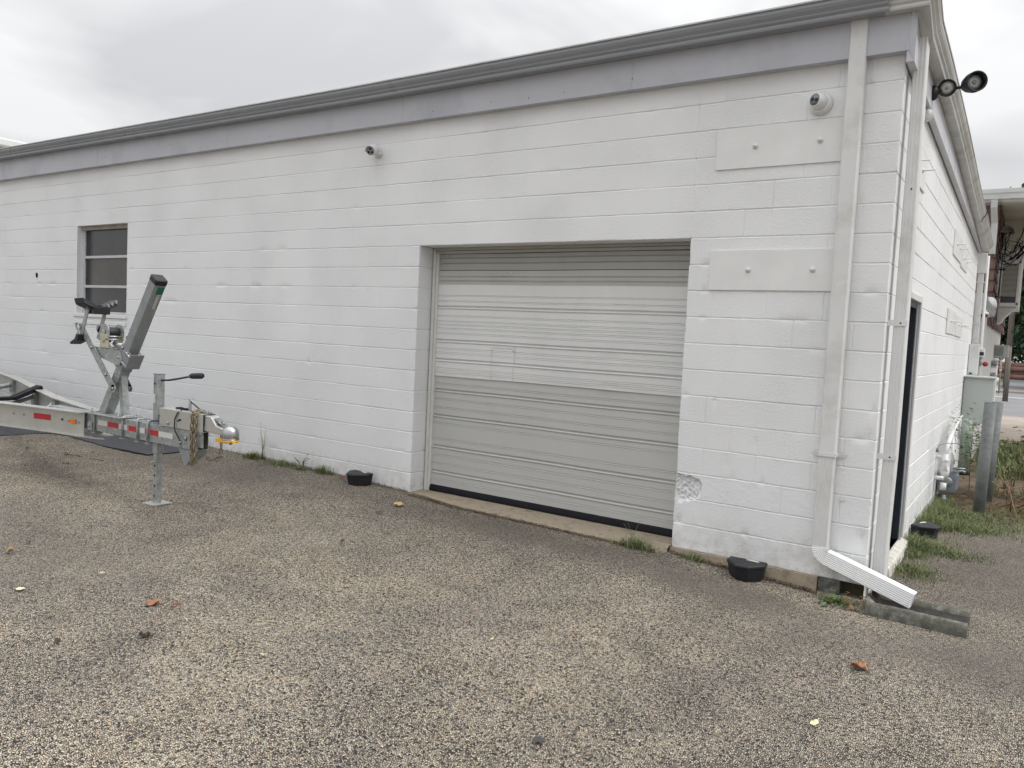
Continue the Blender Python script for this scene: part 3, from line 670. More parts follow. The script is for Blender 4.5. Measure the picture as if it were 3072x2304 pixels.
sweep(b, p2, st); b.build('shoe', MDSN, ds2)
for z in (1.63, .70):
    s = MB(); s.box(X2-.036, Y2-.062, z-.02, X2+.052, Y2-.0575, z+.02).box(X2-.075, Y2-.0615, z-.02, X2-.035, Y2-.058, z+.02)
    st_ = s.build('strap', MDS, ds2)
    MB().lathe([(.006, 0), (.005, -.003), (0, -.004)], (X2+.01, Y2-.062, z), 'y', 8).build('rivet', MRUB, st_)
MB().lathe([(.006, 0), (.005, -.003), (0, -.004)], (X2+.01, Y2-.055, 2.54), 'y', 8).build('rivet', MRUB, ds2)

# splash block: long concrete trough, rounded kerbs, closed at the wall end
spb = MB(); x0, x1 = .06, .645; ya, yb = -.30, -.045
ya, yb = -.315, .0; prof = [(ya, -.33), (ya-.004, -.27), (ya+.004, -.235), (ya+.020, -.221), (ya+.046, -.226), (ya+.062, -.252), (ya+.068, -.298), (yb-.068, -.298), (yb-.062, -.252), (yb-.046, -.226), (yb-.020, -.221), (yb-.004, -.235), (yb+.004, -.27), (yb, -.33)]
n = len(prof); K = 40
for i in range(K+1):
    t = i/K; x = x0+(x1-x0)*t
    for j, (y, z) in enumerate(prof):
        zz = z
        if t < .10 and 5 <= j <= 8: zz = z+(.055)*(1-t/.10)**.5
        zz += .004*(float(vn(x*30, y*30, 4))-.5)-.006*t
        sw = 1+.08*t
        yy = -.17+(y+.17)*sw
        # whole trough slewed slightly
        spb.v.append((x+.004*(float(vn(y*40, t*2, 9))-.5)*(1 if i in (0, K) else 0), yy-.0*t+.003*(float(vn(x*25, y*25, 5))-.5), zz))
for i in range(K):
    for j in range(n-1): spb.f.append((i*n+j, i*n+j+1, (i+1)*n+j+1, (i+1)*n+j)); spb.sm.append(True)
spb.f.append(tuple(range(n))); spb.sm.append(False); spb.f.append(tuple(K*n+j for j in range(n))); spb.sm.append(False)
SK, SN = K, len(prof)
spo = spb.build('splash_block', MSPL); spo.data.materials.append(mat('wet_silt', (.05, .042, .036), .6, 0, .5, 18, .8, 60))
for i_, pl_ in enumerate(spo.data.polygons):
    if i_ < SK*(SN-1) and 5 <= i_ % (SN-1) <= 7: pl_.material_index = 1
MB().box(x0+.05, ya+.05, -.2995, x1-.012, yb-.05, -.2935).build('trough_floor', bpy.data.materials['wet_silt'], spo)
tag(spo, 'mossy grey concrete splash trough under the downspout end', 'splash block')

# ------------------------------------------------------------------ black bait stations
def bait(loc, rz, label, first=[None]):
    if first[0] is None:
        r = empty('bait_station', loc, label, 'bait box', 'black bait boxes along the walls', rz)
        def octo(w_, d_, c1, y0=0): return [(-w_/2, 0), (w_/2, 0), (w_/2, -d_*.42), (w_/2-c1, -d_), (-w_/2+c1, -d_), (-w_/2, -d_*.42)]
        bb = MB(); P0 = octo(.235, .165, .075); P1 = octo(.265, .185, .085); n = 6
        bb.add([(x, y, 0) for x, y in P0]+[(x, y, .095) for x, y in P1], [tuple(range(n))[::-1], tuple(range(n, 2*n))]+[(i, (i+1) % n, n+(i+1) % n, n+i) for i in range(n)])
        bb.build('base', MBLK, r, bevel=.004)
        ld = MB(); P2 = octo(.278, .195, .088); P3 = octo(.262, .180, .082)
        ld.add([(x, y, .096) for x, y in P2]+[(x, y, .112) for x, y in P2]+[(x, y-.002, .122) for x, y in P3], [tuple(range(n))[::-1], tuple(range(2*n, 3*n))]+[(k*n+i, k*n+(i+1) % n, (k+1)*n+(i+1) % n, (k+1)*n+i) for k in (0, 1) for i in range(n)])
        lid = ld.build('lid', MBLK, r, bevel=.003)
        lb = MB(); pts_ = [(-.01, -.035), (.075, -.052), (.088, -.040), (.078, -.026), (.02, -.018), (-.005, -.022)]
        lb.prism(pts_, .002, 'z', .1225); lb.build('label', mat('torn_white_label', (.62, .62, .60), .6, 0, .15, 60), lid)
        first[0] = r; return r
    src = first[0]
    r = src.copy(); scene.collection.objects.link(r); r.location = loc; r.rotation_euler = (0, 0, rz); r['label'] = label
    for c in src.children:
        d = c.copy(); scene.collection.objects.link(d); d.parent = r
        for g in c.children:
            e = g.copy(); scene.collection.objects.link(e); e.parent = d
    return r
bait((-.78, -.105, float(gz(-.78, -.1))), R(2), 'black bait box on the paving between the garage door and the wide downspout')
bait((-4.74, -.075, float(gz(-4.74, 0))), R(-3), 'black bait box against the wall left of the garage door')
bait((.055, 2.46, -.302), R(72), 'black bait box in the grass past the side door')

# ------------------------------------------------------------------ wall plates with anchor bolts
def plate(pt, u, v, wd, ht, bolts, label, nrm, tk=.012):
    """pt lower-left corner"""
    r = empty('wall_plate', pt, label, 'wall plate', 'white steel plates bolted to the walls')
    pt = Vector((0, 0, 0)); u = Vector(u); v = Vector(v); nrm = Vector(nrm)
    b = MB(); q = [pt, pt+u*wd, pt+u*wd+v*ht, pt+v*ht]
    b.add([a+nrm*.001 for a in q]+[a+nrm*tk for a in q], [(3, 2, 1, 0), (4, 5, 6, 7)]+[(i, (i+1) % 4, 4+(i+1) % 4, 4+i) for i in range(4)])
    b.build('plate', MWHITE, r, bevel=.002)
    for (a, c, ln) in bolts:
        o = pt+u*a+v*c+nrm*tk; m = MB()
        m.lathe([(.022, 0), (.022, .003), (.014, .004), (.014, .012), (.0065, .014), (.0065, ln), (0, ln+.002)], o, (u, v, nrm), 12); m.build('bolt', MWHITE, r)
plate((-1.263, 0, 2.74), (1, 0, 0), (0, 0, 1), .915, .302, [(.296, .155, .035), (.753, .155, .035)], 'white steel plate with two anchor bolts, upper one right of the door', (0, -1, 0))
plate((-1.258, 0, 1.836), (1, 0, 0), (0, 0, 1), .915, .300, [(.299, .15, .022), (.760, .15, .022)], 'white steel plate with two anchor bolts, lower one at lintel height', (0, -1, 0))
plate((0, 4.34, 2.57), (0, 1, 0), (0, 0, 1), 1.10, .285, [(.34, .15, .09), (.80, .15, .09)], 'white steel plate high on the side wall, nearer one', (1, 0, 0))
plate((0, 5.50, 2.54), (0, 1, 0), (0, 0, 1), .95, .26, [(.28, .13, .09), (.80, .13, .09)], 'white steel plate high on the side wall, farther one', (1, 0, 0))
plate((0, 4.30, 1.675), (0, 1, 0), (0, 0, 1), 1.10, .285, [(.38, .15, .09), (.83, .15, .09)], 'white steel plate low on the side wall, nearer one', (1, 0, 0))
plate((0, 5.50, 1.67), (0, 1, 0), (0, 0, 1), .95, .26, [(.30, .15, .09), (.82, .15, .09)], 'white steel plate low on the side wall, farther one', (1, 0, 0))
plate((0, .55, 2.74), (0, 1, 0), (0, 0, 1), .85, .29, [(.25, .14, .09), (.62, .14, .09)], 'white steel plate on the side wall just behind the corner downspout', (1, 0, 0))

# ------------------------------------------------------------------ cameras and lights
c1 = empty('security_camera', (-4.77, 0, 3.185), 'white bullet security camera with three dark lenses left of the garage door', 'camera'); c1.scale = (1.1,)*3
ax_ = (Vector((.9165, .40, 0)), Vector((0, 0, 1)), Vector((.38, -.87, -.32)).normalized())
T = ax_[2]; A = Vector((.9165, .40, 0)); A = (A-T*A.dot(T)).normalized(); B = T.cross(A)
if B.z < 0: B = -B
o = Vector((0, -.07, .0))
MB().lathe([(.048, 0), (.048, -.012), (.030, -.018), (.018, -.05), (.018, -.07)], (0, 0, -.015), 'y', 20).build('mount', MCAMW, c1)
bd = MB().lathe([(.036, -.05), (.040, -.04), (.040, .075), (.037, .078)], o, (A, B, T), 24).build('body', MCAMW, c1)
MB().lathe([(.0, .079), (.0365, .079), (.0365, .074)], o, (A, B, T), 24).build('lens_plate', MGREYF, bd)
for (a, b_) in ((0, .017), (-.017, -.010), (.016, -.012)):
    MB().lathe([(.012, .080), (.010, .083), (.0, .083)], o+A*a+B*b_, (A, B, T), 14).build('lens', MLENS, bd)
vz = MB(); n = 14; vs = []
for t in (-.045, .098):
    for k in range(n):
        a = math.pi*(-.08+1.16*k/(n-1))
        for rr in (.043, .0455): vs.append(o+(A*math.cos(a)+B*math.sin(a))*rr+T*t)
vz.add(vs, [(k*2, k*2+2, n*2+k*2+2, n*2+k*2) for k in range(n-1)]+[(k*2+1, k*2+3, n*2+k*2+3, n*2+k*2+1) for k in range(n-1)]+[(n*2+k*2, n*2+k*2+2, n*2+k*2+3, n*2+k*2+1) for k in range(n-1)], True)
vz.build('visor', MCAMW, c1)
c2 = empty('dome_camera', (-.522, 0, 3.15), 'white turret camera with two dark lenses left of the wide downspout', 'camera'); c2.scale = (1.2,)*3
MB().lathe([(.066, 0), (.066, -.018), (.056, -.03), (.050, -.036)], (0, 0, 0), 'y', 28).build('base', MCAMW, c2)
T = Vector((-.22, -.90, -.15)).normalized(); T = Vector((-.40, -.80, .05)).normalized(); A = T.cross(Vector((0, 0, 1))).normalized(); B = A.cross(T)
oc = Vector((-.006, -.052, .006))
bl = MB().lathe([(.0, -.048), (.02, -.044), (.036, -.032), (.046, -.012), (.048, .0), (.046, .014), (.040, .027), (.034, .034)], oc, (A, B, T), 28).build('ball', MCAMW, c2)
MB().lathe([(.034, .0345), (.0, .0355)], oc, (A, B, T), 24).build('lens_plate', MGREYF, bl)
for a, b_ in ((-.013, -.003), (.014, .004)): MB().lathe([(.012, .036), (.010, .040), (0, .040)], oc+A*a+B*b_, (A, B, T), 14).build('lens', MLENS, bl)
# floodlight pair on the side wall
fl = empty('floodlight', (0, 1.42, 3.49), 'black twin-head floodlight sticking out from the side wall under the eaves', 'light fixture')
fl.location = (.062, .98, 3.425)
MB().lathe([(.058, 0), (.058, .015), (.045, .030), (.030, .038)], (0, 0, .0), 'x', 8).build('wall_plate', MBLK, fl)
def head(o, T, r, ln, hood):
    o = Vector(o); T = Vector(T).normalized(); A = T.cross(Vector((0, 0, 1))).normalized(); B = A.cross(T)
    hd_ = MB().lathe([(.0, -ln), (r*.45, -ln), (r*.8, -ln*.55), (r, -ln*.1), (r, hood), (r*.88, hood), (r*.86, .001), (r*.84, -.004)], o, (A, B, T), 28).build('lamp_head', MBLK, fl)
    MB().lathe([(r*.86, .0), (r*.3, .002), (0, .003)], o, (A, B, T), 24).build('lamp_glass', MLED, hd_)
    MB().lathe([(r*.22, .004), (r*.2, .008), (0, .009)], o, (A, B, T), 14).build('bulb', MGREYF, hd_)
head((.092, .01, .028), (.18, -1, -.12), .064, .05, .012)
head((.272, -.03, .035), (.42, -.80, -.10), .074, .15, .05)
MB().tube([(.03, 0, 0), (.05, .01, .01), (.08, .04, .02)], .013, 10).build('arm', MBLK, fl)
MB().tube([(.14, .03, .025), (.18, .04, .03), (.22, .06, .035)], .012, 10).build('arm', MBLK, fl)
sdm = empty('dome_camera', (0, .93, 3.245), 'small white dome on the side wall below the floodlight', 'camera')
MB().lathe([(.055, 0), (.055, .02), (.052, .035)], (0, 0, 0), 'x', 24).build('base', MCAMW, sdm)
MB().lathe([(.05, .035), (.045, .06), (.03, .08), (0, .088)], (0, 0, 0), 'x', 24).build('ball', MCAMW, sdm)

# ------------------------------------------------------------------ boat trailer (runs parallel to the wall, nose to the right)
tr = empty('boat_trailer', (-5.288, -2.002, -.17), 'galvanised boat trailer with winch post, parked along the white wall', 'trailer')
def hollow(mb, x0, x1, y0, y1, z0, z1, t=.006):
    """open-ended box tube along x"""
    o = [(y0, z0), (y1, z0), (y1, z1), (y0, z1)]; i = [(y0+t, z0+t), (y1-t, z0+t), (y1-t, z1-t), (y0+t, z1-t)]
    vs = [(x, a, b) for x in (x0, x1) for a, b in o+i]
    fs = [(k, (k+1) % 4, 8+(k+1) % 4, 8+k) for k in range(4)]+[(4+k, 12+k, 12+(k+1) % 4, 4+(k+1) % 4) for k in range(4)]
    fs += [(8+k, 8+(k+1) % 4, 12+(k+1) % 4, 12+k) for k in range(4)]+[(k, 4+k, 4+(k+1) % 4, (k+1) % 4) for k in range(4)]
    return mb.add(vs, fs)
tongue = hollow(MB(), -1.75, .625, -.05, .05, .532, .686).build('tongue', MGALV, tr, bevel=.006, seg=2)
# reflective tape on the tongue
tapes = [(-.86, -.70, 'S'), (-.70, -.52, 'R'), (-.52, -.395, 'S'), (-.365, -.235, 'R'), (-.195, -.08, 'S'), (-.115, -.085, 'R'), (-.035, .085, 'R'), (.085, .285, 'S')]
for i, (a, b, c_) in enumerate(tapes):
    MB().box(a, -.0515-(.0008 if c_ == 'R' else 0), .592, b, -.0502, .637).build('red_reflector' if c_ == 'R' else 'silver_reflector', MRED if c_ == 'R' else MSIL, tongue)
# flared I-beam rails
def rail(sg):
    b = MB(); path = [(-1.03, .085), (-1.45, .15), (-2.4, .345), (-3.4, .63), (-4.3, .90), (-5.0, 1.10), (-5.6, 1.24), (-6.3, 1.33), (-8.6, 1.34)]
    t = .008; zb_, zt_ = .468, .690
    P = [(-.055, zb_), (.05, zb_), (.05, zb_+t), (.004, zb_+t), (.004, zt_-t), (.05, zt_-t), (.05, zt_), (-.055, zt_), (-.055, zt_-t), (-.004, zt_-t), (-.004, zb_+t), (-.055, zb_+t)]
    vs = []; n = len(P)
    for i, (x, y) in enumerate(path):
        a = Vector(path[max(i-1, 0)]); c = Vector(path[min(i+1, len(path)-1)]); d = (c-a).normalized(); nx, ny = -d.y, d.x
        for u, z in P: vs.append((x-nx*u*-1*-1, sg*(y-ny*u*-1*-1), z+.0025*max(0, -x-1)))
    b.add(vs, [tuple(range(n)), tuple((len(path)-1)*n+k for k in range(n))[::-1]]+[(i*n+k, i*n+(k+1) % n, (i+1)*n+(k+1) % n, (i+1)*n+k) for i in range(len(path)-1) for k in range(n)])
    return b.build('frame_rail', MALU, tr)
rn = rail(-1); rf = rail(1)
MB().prism([(-1.10, -.05), (-1.03, -.14), (-.80, -.09), (-.74, -.055), (-.90, -.03)], .008, 'z', .470).build('gusset_plate', MALU, tr)
MB().prism([(-1.10, .05), (-1.03, .14), (-.90, .12), (-.90, .03)], .008, 'z', .470).build('gusset_plate', MALU, tr)
MB().box(-.995, -.075, .535, -.925, -.051, .61).build('joint_bracket', MGALV, tr, bevel=.003)
MB().lathe([(.012, 0), (.012, -.008), (0, -.009)], (-.96, -.075, .572), 'y', 6).build('bolt', MGALV, tr)
def onrail(x, z, dy=0):
    """point on the outer face of the near rail web"""
    xs_ = [-8.6, -6.3, -5.6, -5.0, -4.3, -3.4, -2.4, -1.45, -1.03]; ys_ = [1.34, 1.33, 1.24, 1.10, .90, .63, .345, .15, .085]
    return (x, -float(np.interp(x, xs_, ys_))-.0045-dy, z)
def railpatch(x0, x1, z0, z1, m, name, dy=.0015, parent=rn):
    a = onrail(x0, z0, dy); b = onrail(x1, z0, dy); c = onrail(x1, z1, dy); d = onrail(x0, z1, dy)
    n_ = Vector((b[0]-a[0], b[1]-a[1], 0)).normalized(); n_ = Vector((n_.y, -n_.x, 0))
    q = [Vector(p_) for p_ in (a, b, c, d)]; bb = MB(); bb.add([p_+n_*.0 for p_ in q]+[p_+n_*.002 for p_ in q], [(3, 2, 1, 0), (4, 5, 6, 7)]+[(i, (i+1) % 4, 4+(i+1) % 4, 4+i) for i in range(4)])
    return bb.build(name, m, parent)
railpatch(-1.70, -1.48, .575, .628, MRED, 'red_reflector')
railpatch(-1.205, -1.13, .572, .612, MAMB, 'amber_marker_light', .006)
for x in (-1.235, -1.095, -1.32, -1.84, -1.98): 
    a = onrail(x, .592 if x > -1.3 else (.60 if x < -1.5 else .598)); MB().lathe([(.011, 0), (.010, -.006), (0, -.008)], a, 'y', 10).build('bolt', MGALV if x != -1.32 else MRUB, rn)
# crossmembers and keel rollers
for x in (-2.35, -3.4, -5.0, -6.8):
    y = -onrail(x, 0)[1]-.01; k = .0
    m = MB().tube([(x-.05, y-.02, .63), (x-.02, y-.06, .60), (x, y*.4, .50), (x, -y*.4, .50), (x-.02, -y+.06, .60), (x-.05, -y+.02, .63)], .028, 8)
    cm = m.build('crossmember', MGALV, tr)
    if x < -3: 
        MB().beam((x+.05, -.34, .60), (x+.05, .34, .60), .13, .035).beam((x+.06, .33, .60), (x+.06, .62, .72), .13, .04).beam((x+.06, -.33, .60), (x+.06, -.62, .72), .13, .04).build('bunk_pad', MRUB, cm)
    MB().box(x-.06, y-.045, .50, x+.03, y-.006, .66).build('bracket', MGALV, cm)
for sg in (-1, 1):
    wy = sg*1.47
    ty = MB().lathe([(.20, -.10), (.30, -.105), (.335, -.085), (.345, -.03), (.345, .03), (.335, .085), (.30, .105), (.20, .10)], (-7.9, wy, .345), 'y', 32).build('wheel', MRUB, tr)
    MB().lathe([(.0, -.04), (.07, -.05), (.09, -.02), (.19, -.06), (.205, -.10), (.205, .10), (.12, .05), (0, .05)], (-7.9, wy, .345), 'y', 24).build('rim', MGALV, ty)
    MB().tube([(-8.33, wy, .42), (-8.25, wy, .66), (-8.08, wy, .77), (-7.72, wy, .77), (-7.55, wy, .66), (-7.47, wy, .42)], .03, 6).build('mudguard', MALU, tr)
MB().beam((-7.9, -1.45, .345), (-7.9, 1.45, .345), .06, .06).build('axle', MGALV, tr)
# winch stand
bp = MB().box(-.93, -.115, .692, -.42, .115, .702).build('stand_base_plate', MGALV, tr, bevel=.002)
for x, y in ((-.90, -.085), (-.455, .085), (-.90, .085), (-.47, -.085)):
    MB().lathe([(.013, 0), (.013, .012), (.007, .013), (.007, .04), (0, .041)], (x, y, .702), 'z', 6).build('bolt', MGALV, bp)
def ubolt(x, parent, zt=.70, zb=.515, y=.062):
    return MB().tube([(x, -y, zb), (x, -y, zt-.005), (x, -y+.012, zt+.006), (x, y-.012, zt+.006), (x, y, zt-.005), (x, y, zb)], .009, 8).box(x-.022, -y-.014, zb-.004, x+.022, y+.014, zb+.004).build('u_bolt', MGALV, parent)
for x in (-.905, -.445, -.213, -.06): ubolt(x, tr)
# leaning square post: lower sleeve + upper mast
pa = Vector((-.815, 0, .702)); pe = Vector((-.048, 0, 1.885)); dp_ = (pe-pa).normalized()
MB().beam(pa, pa+dp_*.74, .094, .094, (0, 1, 0), .006).build('post_sleeve', MGALV, tr)
up0 = pa+dp_*.50
post = MB().beam(up0+Vector((0, 0, 0)), pe, .103, .103, (0, 1, 0), .006).build('winch_post', MGALVD, tr)
MB().beam(pe-dp_*.005, pe+dp_*.045, .112, .112, (0, 1, 0), .010).build('post_cap', MBLK, post, bevel=.006)
# stickers on the front (+x) face of the post
sxv = dp_.cross(Vector((0, 1, 0))).normalized()
if sxv.x < 0: sxv = -sxv
def onpost(s, v, hw, hl, m, name):
    c_ = pe-dp_*s+sxv*.0522+Vector((0, v, 0)); q = [c_+Vector((0, a*hw, 0))+dp_*b*hl for a, b in ((-1, -1), (1, -1), (1, 1), (-1, 1))]
    bb = MB(); bb.add(q+[p_+sxv*.0012 for p_ in q], [(3, 2, 1, 0), (4, 5, 6, 7)]+[(i, (i+1) % 4, 4+(i+1) % 4, 4+i) for i in range(4)]); return bb.build(name, m, post)
onpost(.055, .012, .030, .036, MGRN, 'green_sticker'); onpost(.175, .012, .013, .065, MLAB, 'instruction_label'); onpost(.098, .02, .016, .004, MLAB, 'sticker_lettering')
# clamp round the post
cA = Vector((-.445, 0, 1.235))
cl = MB().beam(cA-dp_*.075+sxv*.0-Vector((0, .056, 0)), cA+dp_*.075-Vector((0, .056, 0)), .006, .17, sxv).build('clamp_plate', MGALVD, tr)
MB().beam(cA-dp_*.075+sxv*.085, cA+dp_*.075+sxv*.085, .13, .007, sxv).build('clamp_plate', MGALVD, tr)
for s in (-.052, .052):
    for y in (-.064, .060):
        MB().tube([cA+dp_*s-sxv*.02+Vector((0, y, 0)), cA+dp_*s+sxv*.092+Vector((0, y, 0))], .007, 8).build('clamp_bolt', MCHROME, tr)
    for t in (-.055, .03): MB().lathe([(.016, 0), (.014, -.009), (0, -.012)], cA+dp_*s+sxv*t+Vector((0, -.060, 0)), 'y', 8).build('bolt', MCHROME, cl)
# rear brace
MB().beam((-.56, 0, 1.07), (-.505, 0, .704), .055, .062, (1, 0, 0), .004).build('brace', MGALV, tr)
# winch arm plates (horizontal)
wa = MB()
for y in (-.066, .060): wa.prism([(-.905, 1.300), (-.50, 1.285), (-.46, 1.20), (-.50, 1.155), (-.56, 1.155), (-.80, 1.205)], .006, 'y', y)
wa.box(-.88, -.060, 1.292, -.55, .060, 1.298)
warm = wa.build('winch_arm', MGALV, tr)
# diagonal roller arms
for y in (-.080, .074):
    m = MB(); a = Vector((-1.10, y, 1.46)); b_ = Vector((-.565, y, .945)); m.beam(a, b_, .007, .072, (0, 0, 1))
    m.lathe([(.036, -.0035), (.036, .0035)], b_, 'y', 16).lathe([(.036, -.0035), (.036, .0035)], a, 'y', 16)
    ra = m.build('roller_arm', MGALV, tr)
    for t in (.33, .78, 1.0):
        MB().lathe([(.015, 0), (.013, -.009), (0, -.011)], a+(b_-a)*t+Vector((0, -.004, 0)), 'y', 8).build('bolt', MCHROME, ra)
# bow roller yoke and pads
for y in (-.085, .079):
    yk = MB().beam((-1.115, y, 1.36), (-.985, y, 1.655), .007, .052, (0, 0, 1)).lathe([(.027, -.0035), (.027, .0035)], (-.985, y, 1.655), 'y', 16).build('yoke_arm', MGALV, tr)
    MB().lathe([(.017, 0), (.015, -.010), (0, -.012)], (-.985, y-.004, 1.655), 'y', 10).build('bolt', MCHROME, yk)
def vpad(c, r_, rz, nm):
    """V-shaped ribbed bow rest"""
    c = Vector(c); bb = MB(); W_ = .125
    poly = [(-.105, .045), (-.035, -.045), (.045, -.045), (.075, .0), (.105, .055), (.09, .062), (.045, .012), (-.01, .012), (-.075, .075)]
    a = R(rz); pl = [(x*math.cos(a)-z*math.sin(a), x*math.sin(a)+z*math.cos(a)) for x, z in poly]
    bb.prism(pl, W_, 'y', -W_/2); bb.v = [(x+c.x, y+c.y, z+c.z) for x, y, z in bb.v]
    return bb.build(nm, MBLK, tr, bevel=.004)
bowpad = MB()
# pad body spans across the yoke; two raised horns with slots
def horn(mb, y0, y1, y2):
    mb.add([(-1.07, y0, 1.615), (-.90, y0, 1.625), (-.915, y1, 1.68), (-1.075, y1, 1.67), (-1.07, y0, 1.655), (-.905, y0, 1.665), (-.935, y2, 1.735), (-1.085, y2, 1.725)], [(0, 1, 2, 3), (4, 7, 6, 5), (0, 4, 5, 1), (1, 5, 6, 2), (2, 6, 7, 3), (3, 7, 4, 0)])
horn(bowpad, -.03, -.155, -.165); horn(bowpad, .03, .155, .165)
bowpad.box(-1.065, -.075, 1.59, -.905, .075, 1.66)
bp_ = bowpad.build('bow_rest', MBLK, tr, bevel=.005)
for y in (.055, .09, .125): MB().box(-.910, y-.010, 1.655+(y-.05)*.55, -.899, y+.010, 1.685+(y-.05)*.55).build('slot', MGALV, bp_)
MB().box(-.96, -.012, 1.66, -.93, .012, 1.672).build('rib', MBLK, bp_)
# lower pad (second rest) and safety hook
MB().prism([(-1.20, 1.305), (-1.07, 1.345), (-1.055, 1.40), (-1.10, 1.405), (-1.125, 1.36), (-1.205, 1.325)], .10, 'y', -.135).build('lower_bow_rest', MBLK, tr, bevel=.004)
MB().tube([(-1.135, -.10, 1.44), (-1.165, -.10, 1.47), (-1.155, -.10, 1.50), (-1.12, -.10, 1.505), (-1.10, -.10, 1.48)], .007, 8).tube([(-1.10, -.10, 1.48), (-1.14, -.10, 1.40), (-1.12, -.10, 1.35)], .009, 8).build('strap_hook', MCHROME, tr)
MB().prism([(-.96, 1.375), (-.885, 1.335), (-.86, 1.36), (-.90, 1.43), (-.95, 1.46)], .05, 'y', .02).build('yoke_rubber', MBLK, tr, bevel=.004)
MB().tube([(-.93, .0, 1.40), (-.88, -.01, 1.335), (-.85, 0, 1.31)], .008, 8).build('winch_hook', MCHROME, tr)
# winch
wc = Vector((-.735, 0, 1.40))
wbx = MB()
for y in (-.078, .052): wbx.prism([(-.80, 1.300), (-.655, 1.300), (-.655, 1.418), (-.80, 1.425)], .004, 'y', y)
wbx.box(-.80, -.078, 1.298, -.655, .056, 1.303)
wb = wbx.build('winch_frame', MZINC, tr, bevel=.002)
for x, z in ((-.735, 1.357), (-.695, 1.378)): MB().lathe([(.013, 0), (.011, -.006), (0, -.008)], (x, -.0785, z), 'y', 8).build('bolt', MGALVD, wb)
MB().lathe([(.078, -.004), (.078, .004)], (-.755, -.060, 1.432), 'y', 28).lathe([(.025, -.012), (.02, -.014), (0, -.015)], (-.755, -.060, 1.432), 'y', 14).build('winch_drum_flange', MGALV, wb)
g_ = MB(); K = 40; pr = []
for i in range(K*2):
    a = math.pi*i/K; r_ = .080 if i % 2 else .073; pr.append((-.735+r_*math.cos(a), 1.43+r_*math.sin(a)))
g_.prism(pr, .008, 'y', .060); g_.build('winch_gear', MGALV, wb)
MB().lathe([(.045, -.05), (.05, -.02), (.05, .03), (.045, .055)], (-.745, 0, 1.43), 'y', 24).build('winch_strap', MBLK, wb)
for z in (1.398, 1.372): MB().tube([(-.665, -.078, z), (-.665, .066, z)], .008, 8).build('tie_rod', MCHROME, wb)
MB().tube([(-.66, -.02, 1.34), (-.60, -.01, 1.325), (-.55, 0, 1.32)], .024, 10).build('strap_roll', MCHROME, wb)
MB().tube([(-.64, .07, 1.395), (-.60, .12, 1.40), (-.585, .14, 1.405)], .010, 8).build('winch_handle', MCHROME, wb)
MB().tube([(-.70, .15, 1.462), (-.60, .17, 1.462)], [.014, .018], 12).build('handle_grip', MRUB, wb)
# tongue jack
jk = MB().beam((0, 0, .44), (0, 0, 1.108), .066, .066, (0, 1, 0), .004).build('jack_tube', MGALV, tr)
jc = MB().box(-.035, -.035, 1.109, .035, .035, 1.115).build('jack_cap', MGALVD, jk)
leg = MB().beam((0, 0, .008), (0, 0, .545), .054, .054, (0, 1, 0), .004).build('jack_leg', MGALV, tr)
MB().beam((0, 0, .0), (0, 0, .008), .17, .17, (0, 1, 0)).build('jack_foot', MALU, leg)
for z in (.07, .155, .245, .33): MB().lathe([(.010, -.001), (.0, -.0015)], (0, -.0268, z), 'y', 14).build('pin_hole', MRUB, leg)
MB().box(-.031, -.031, .358, .031, .031, .366).tube([(-.02, -.05, .362), (-.01, .03, .362)], .007, 8).build('pin_collar', MGALV, leg)
MB().tube([(.033, 0, 1.06), (.10, .02, 1.065), (.20, .05, 1.085), (.31, .09, 1.112)], .0085, 8).build('jack_crank', MNAVY, jk)
MB().tube([(.298, .086, 1.109), (.305, .088, 1.112)], .017, 12).build('crank_ferrule', MCHROME, jk)
MB().tube([(.305, .088, 1.112), (.32, .093, 1.114), (.41, .12, 1.122), (.425, .125, 1.124)], [.018, .024, .025, .018], 14).build('crank_grip', MBLK, jk)
for x, z in ((-.012, 1.055), (-.010, 1.03)): MB().lathe([(.008, 0), (.007, -.005), (0, -.006)], (x, -.0335, z), 'y', 8).build('bolt', MGALV if z > 1.04 else MRUB, jk)
MB().box(-.027, -.0345, .865, -.002, -.0336, .945).build('warning_label', MSIL, jk)
# brake actuator box, lanyard, coupler
ab = hollow(MB(), .115, .70, -.062, .055, .690, .838, .005)
ab.box(.110, -.062, .690, .118, .055, .838)
act = ab.build('actuator_housing', MALU, tr, bevel=.005, seg=2)
MB().box(.575, -.063, .672, .70, -.0625, .69).box(.56, -.0515, .565, .70, -.050, .690).build('side_plate', MGALV, act)
MB().lathe([(.015, 0), (.013, -.009), (0, -.012)], (.235, -.062, .722), 'y', 10).build('bolt', MGALV, act)
MB().lathe([(.019, 0), (.017, -.008), (0, -.011)], (.465, -.052, .618), 'y', 10).build('bolt', MGALV, act)
MB().tube([(.37, -.064, .752), (.40, -.066, .768), (.41, -.064, .762)], .006, 8).build('clip', MRUB, act)
MB().box(.655, -.056, .745, .703, .050, .832).build('housing_mouth', MNAVY, act)
lay = MB().tube([(.33, 0, .842), (.36, -.03, .847), (.40, -.05, .842), (.37, -.069, .815), (.34, -.071, .765), (.335, -.072, .71), (.352, -.071, .66), (.395, -.064, .61), (.40, -.060, .585), (.402, -.060, .545)], .0045, 8)
lay.build('brake_hose', MRUB, tr)
MB().tube([(.402, -.060, .588), (.403, -.060, .566)], .008, 8).tube([(.404, -.060, .56), (.404, -.06, .545)], .005, 8).build('hose_end', MCHROME, tr)
MB().tube([(.25, .0, .842), (.30, .02, .846), (.36, .0, .845), (.42, .02, .846)], .011, 8).build('wiring_plug', MRUB, tr)
